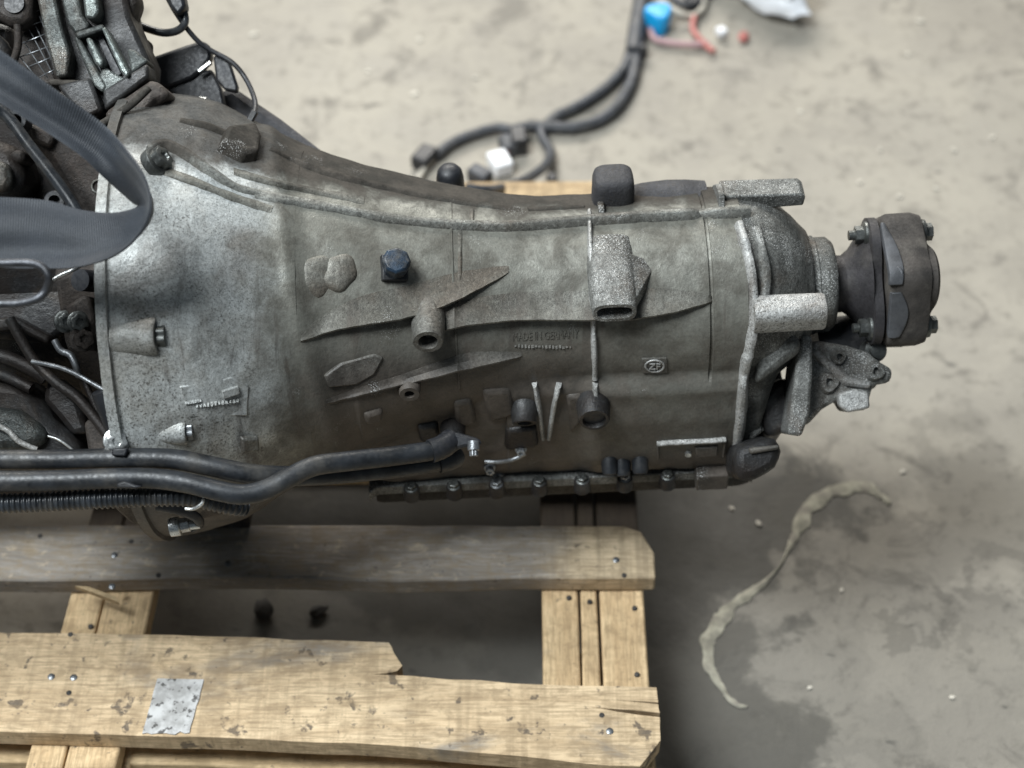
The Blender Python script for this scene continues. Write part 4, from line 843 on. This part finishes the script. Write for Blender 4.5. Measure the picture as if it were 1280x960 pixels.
# ================================================================== LIFTING STRAP and hook
E1 = [(-320, -160, 1.02), (-60, 22, 1.10), (0, 63, 1.11), (70, 112, 1.12), (135, 160, 1.135), (172, 198, 1.115), (190, 232, 1.110), (193, 266, 1.108), (177, 298, 1.110), (146, 323, 1.115), (100, 336, 1.12), (50, 337, 1.12), (0, 335, 1.12), (-60, 331, 1.12), (-320, 318, 1.10)]
E2 = [(-320, -85, 1.02), (-60, 92, 1.10), (0, 130, 1.11), (60, 166, 1.125), (110, 202, 1.135), (145, 228, 1.15), (168, 248, 1.160), (178, 258, 1.166), (168, 266, 1.160), (140, 270, 1.145), (100, 264, 1.135), (60, 252, 1.13), (0, 247, 1.125), (-60, 246, 1.12), (-320, 236, 1.10)]
e1, e2 = px_path(E1, 10), px_path(E2, 10); mb = MB(); NA = 14; m = len(e1); th_ = 0.0016; uvs = []; dist = 0
def nrm_at(i, j): return None
rows = []
for i in range(m):
    a, b = e1[i], e2[i]; ac = (a-b).normalized(); tg = ((e1[min(i+1, m-1)]+e2[min(i+1, m-1)])-(e1[max(i-1, 0)]+e2[max(i-1, 0)])).normalized()
    nn = tg.cross(ac).normalized()
    if nn.dot(-FWD) < 0: nn = -nn
    if i: dist += ((e1[i]+e2[i])/2-(e1[i-1]+e2[i-1])/2).length+0.0006
    # soft lengthways folds
    row = []
    for j in range(NA+1):
        t = j/NA; fold = 0.0022*math.sin(t*math.pi*2.2+i*0.02)*sstep(0, 25, m/2-abs(i-m/2)-10)+0.001*math.cos(t*math.pi*4)
        row.append((a.lerp(b, t)+nn*fold, nn, (dist, t*0.05)))
    rows.append(row)
vs_, fs = [], []
for sgn in (0.5, -0.5):
    for row in rows:
        for q, nn, u in row: vs_.append(q+nn*th_*sgn); uvs.append(u)
W_ = NA+1; off = m*W_
for i in range(m-1):
    for j in range(NA):
        a = i*W_+j; fs.append((a, a+1, a+W_+1, a+W_)); a += off; fs.append((a, a+W_, a+W_+1, a+1))
    for j in (0, NA):
        a = i*W_+j; fs.append((a, a+W_, a+W_+off, a+off))
mb.add(vs_, fs); mb.uv = uvs
strap = mesh_obj('lifting_strap', mb, M['strap'], None, 0, 50)
tag(strap, 'wide blue grey woven lifting strap looped over the bell housing', 'strap')
hk = cable([(-160, 334, 1.095), (-50, 330, 1.095), (0, 329, 1.095), (38, 329, 1.095), (54, 335, 1.095), (61, 347, 1.095), (58, 362, 1.10), (47, 373, 1.10), (25, 379, 1.10), (0, 380, 1.10), (-50, 380, 1.10), (-160, 378, 1.10)], 5.2, 'hooksteel', 'bent steel hook loop hanging below the lifting strap', 'hook', 8, 'steel_hook')
cable([(66, 350, 1.20), (76, 344, 1.20), (90, 338, 1.20), (104, 330, 1.205)], 2.6, 'steel', 'short shiny steel wire beside the hook loop', 'wire', 5, 'wire')

# ================================================================== HARNESS on the floor behind
def fz(lst, n=8): return cr([PZ(x, y, z) for x, y, z in lst], n)
hb = PZ(690, 160, 0)
har = thing('wiring_harness', (hb.x, hb.y, 0), 'dark taped wiring harness with loose plugs on the concrete floor', 'wiring harness')
def hcab(lst, r, mat='harness', name='cable'):
    mb = MB(); mb.tube(fz(lst), r*0.85, 12); return mesh_obj(name, mb, M[mat], har, 0, 60)
hcab([(806, -40, .014), (802, 0, .014), (796, 35, .014), (792, 66, .014)], .0145)
hcab([(793, 50, .012), (794, 80, .010), (788, 105, .010), (772, 132, .010), (750, 150, .010), (720, 159, .010), (690, 159, .010), (660, 157, .010)], .0095)
hcab([(790, 55, .012), (782, 82, .010), (762, 105, .010), (740, 122, .010), (716, 136, .010), (696, 145, .010), (684, 156, .010)], .009)
hcab([(690, 158, .010), (660, 158, .011), (640, 162, .011), (620, 160, .010), (585, 170, .009), (560, 182, .009), (545, 195, .009)], .0085)
hcab([(676, 160, .010), (678, 172, .010), (688, 190, .010), (684, 204, .020), (668, 218, .05), (645, 230, .10), (615, 238, .16), (585, 236, .18)], .0075)
hcab([(540, 200, .008), (530, 212, .008), (522, 225, .008)], .005, 'chip')
hcab([(640, 178, .012), (632, 192, .012), (626, 202, .012)], .005, 'pink', 'wire')
def hbox(px, py, z, sx, sy, sz, rot, mat, name):
    q = PZ(px, py, z); c_, s_ = math.cos(rot), math.sin(rot); mb = MB(); mb.box(q, V((c_, s_, 0))*sx, V((-s_, c_, 0))*sy, V((0, 0, 1))*sz); return mesh_obj(name, mb, M[mat], har, 0.003)
hbox(648, 176, .014, .011, .016, .013, 0.1, 'black', 'plug'); hbox(635, 182, .012, .010, .014, .010, 0.3, 'sleeve', 'plug')
hbox(625, 204, .012, .013, .017, .010, 0.4, 'white', 'plug'); hbox(531, 197, .012, .012, .017, .010, -0.5, 'black', 'plug')
hbox(800, 64, .012, .010, .006, .010, 0.0, 'black', 'tape_tab'); hbox(690, 224, .03, .006, .008, .006, 0.2, 'black', 'plug')
hbox(600, 220, .10, .009, .014, .010, 0.9, 'sleeve', 'plug')
q = PZ(823, 22, .02); mb = MB(); mb.lathe(q-V((0,0,.02)), (0,0,1), [(0, .017), (.02, .020), (.034, .018), (.036, .0004)], 24, lambda t: 1+0.12*math.cos(3*t)); mesh_obj('blue_plug', mb, M['bluecon'], har, 0.002, 45)
hcab([(812, 30, .008), (818, 48, .008), (840, 54, .008), (870, 56, .008), (885, 54, .008)], .0055, 'pink', 'wire')
hcab([(868, 18, .010), (866, 36, .010), (874, 48, .010), (886, 60, .008), (893, 64, .008)], .0052, 'red', 'wire')
hcab([(826, 2, .010), (845, 14, .02), (862, 20, .012), (878, 10, .010), (882, -20, .010)], .005, 'chip', 'wire')
hcab([(830, -20, .010), (850, 4, .014), (870, 2, .010), (900, -20, .010)], .007, 'harness', 'wire')
hbox(866, 4, .01, .010, .012, .009, 0.5, 'black', 'plug'); hbox(902, 40, .01, .007, .008, .006, 0.5, 'white', 'plug')
# ================================================================== floor clutter
def lump(name, px, py, sx, sy, sz, mat, label, cat, seed, z=0.0, group=None, sub=2):
    bm = bmesh.new(); bmesh.ops.create_icosphere(bm, subdivisions=sub, radius=1)
    q = PZ(px, py, z); mb = MB(); ang = seed*1.7; c_, s_ = math.cos(ang), math.sin(ang); vv = []
    for v in bm.verts:
        f = 1+0.45*noise.noise(v.co*1.7+V((seed*5, 0, 0)))+(0.22*abs(noise.noise(v.co*5.0))+0.12*noise.noise(v.co*11.0) if name == 'plastic_bag' else 0); x, y, zz_ = v.co.x*sx*f, v.co.y*sy*f, v.co.z*sz*f
        vv.append(q+V((x*c_-y*s_, x*s_+y*c_, zz_+sz*0.75)))
    bm.verts.index_update(); mb.add(vv, [tuple(v.index for v in f.verts) for f in bm.faces]); bm.free()
    lowz = min(v.z for v in mb.v)
    for v in mb.v: v.z += z+0.0006-lowz
    o = mesh_obj(name, mb, M[mat], None, 0, 35); return tag(o, label, cat, group)
bag = lump('plastic_bag', 940, 0, .085, .040, .04, 'bagm', 'crumpled white plastic bag on the floor behind the harness', 'plastic bag', 3.3, sub=4)
lump('dirt_clod', 330, 769, .012, .010, .009, 'stone', 'dark dirt clod on the floor between the two pallet boards', 'dirt clod', 1.1)
lump('dirt_clod', 398, 768, .010, .006, .005, 'stone', 'flat dark dirt crumb right of the dirt clod between pallet boards', 'dirt clod', 2.1)
lump('orange_chip', 929, 50, .012, .008, .005, 'red', 'small orange brown scrap on the floor near the harness wires', 'scrap', 2.7)
for i, (px, py, s) in enumerate(((318, 44, .010), (992, 35, .008), (1150, 27, .009), (518, 118, .009), (524, 50, .008), (594, 98, .007), (1100, 188, .007), (1192, 188, .007), (1075, 228, .007), (1134, 68, .007),
                                  (1240, 172, .006), (1000, 140, .006), (1170, 236, .006), (1124, 246, .007), (905, 40, .006), (460, 90, .006), (1128, 590, .006), (948, 655, .006), (1190, 872, .004), (1052, 738, .004), (915, 636, .005), (1012, 860, .004))):
    lump('pale_chip', px, py, s*0.8, s*0.55, s*0.14, 'chip', 'tiny pale crumb lying on the concrete floor', 'crumb', 0.7*i+0.3, group='pale crumbs scattered on the floor', sub=1)
# curled strip of old tape
ctr = [(1112, 630), (1098, 618), (1080, 609), (1055, 611), (1028, 622), (1008, 640), (996, 664), (984, 690), (972, 712), (948, 734), (920, 755), (898, 778), (886, 802), (885, 826), (894, 848), (906, 866), (918, 880), (934, 884)]
wid = [3, 5, 8, 9, 10, 11, 9, 2.5, 1.6, 5, 9, 11, 10, 8, 6, 4, 4, 2]
cc = cr([(x, y, w) for (x, y), w in zip(ctr, wid)], 7); top_, bot_ = [], []
for i, p in enumerate(cc):
    a = cc[max(0, i-1)]; b = cc[min(len(cc)-1, i+1)]; d = V((b.x-a.x, b.y-a.y)).normalized(); nx, ny = -d.y, d.x
    w1 = p.z*(0.85+0.6*noise.noise(V((i*.22, 1, 0)))+0.3*noise.noise(V((i*.9, 3, 0)))); w2 = p.z*(0.85+0.6*noise.noise(V((i*.22, 7, 0)))+0.3*noise.noise(V((i*.9, 9, 0))))
    h_ = 0.0002+0.0004*noise.noise(V((i*.3, 4, 0)))
    top_.append(PZ(p.x+nx*w1, p.y+ny*w1, 0)+V((0,0,.001))); bot_.append((PZ(p.x, p.y, 0)+V((0,0,.002+h_)), PZ(p.x-nx*w2, p.y-ny*w2, 0)+V((0,0,.001))))
mb = MB(); rings = []
for t_, (mm_, b_) in zip(top_, bot_): rings.append([t_, t_.lerp(mm_, .5)+V((0,0,.0002)), mm_, mm_.lerp(b_, .5)+V((0,0,.0002)), b_, (t_+b_)/2-V((0,0,.0004))])
mb.loft(rings); tp = mesh_obj('torn_strip', mb, M['tape'], None, 0, 60); tag(tp, 'long curled strip of dirty pale tape on the floor beside the pallet', 'tape strip')
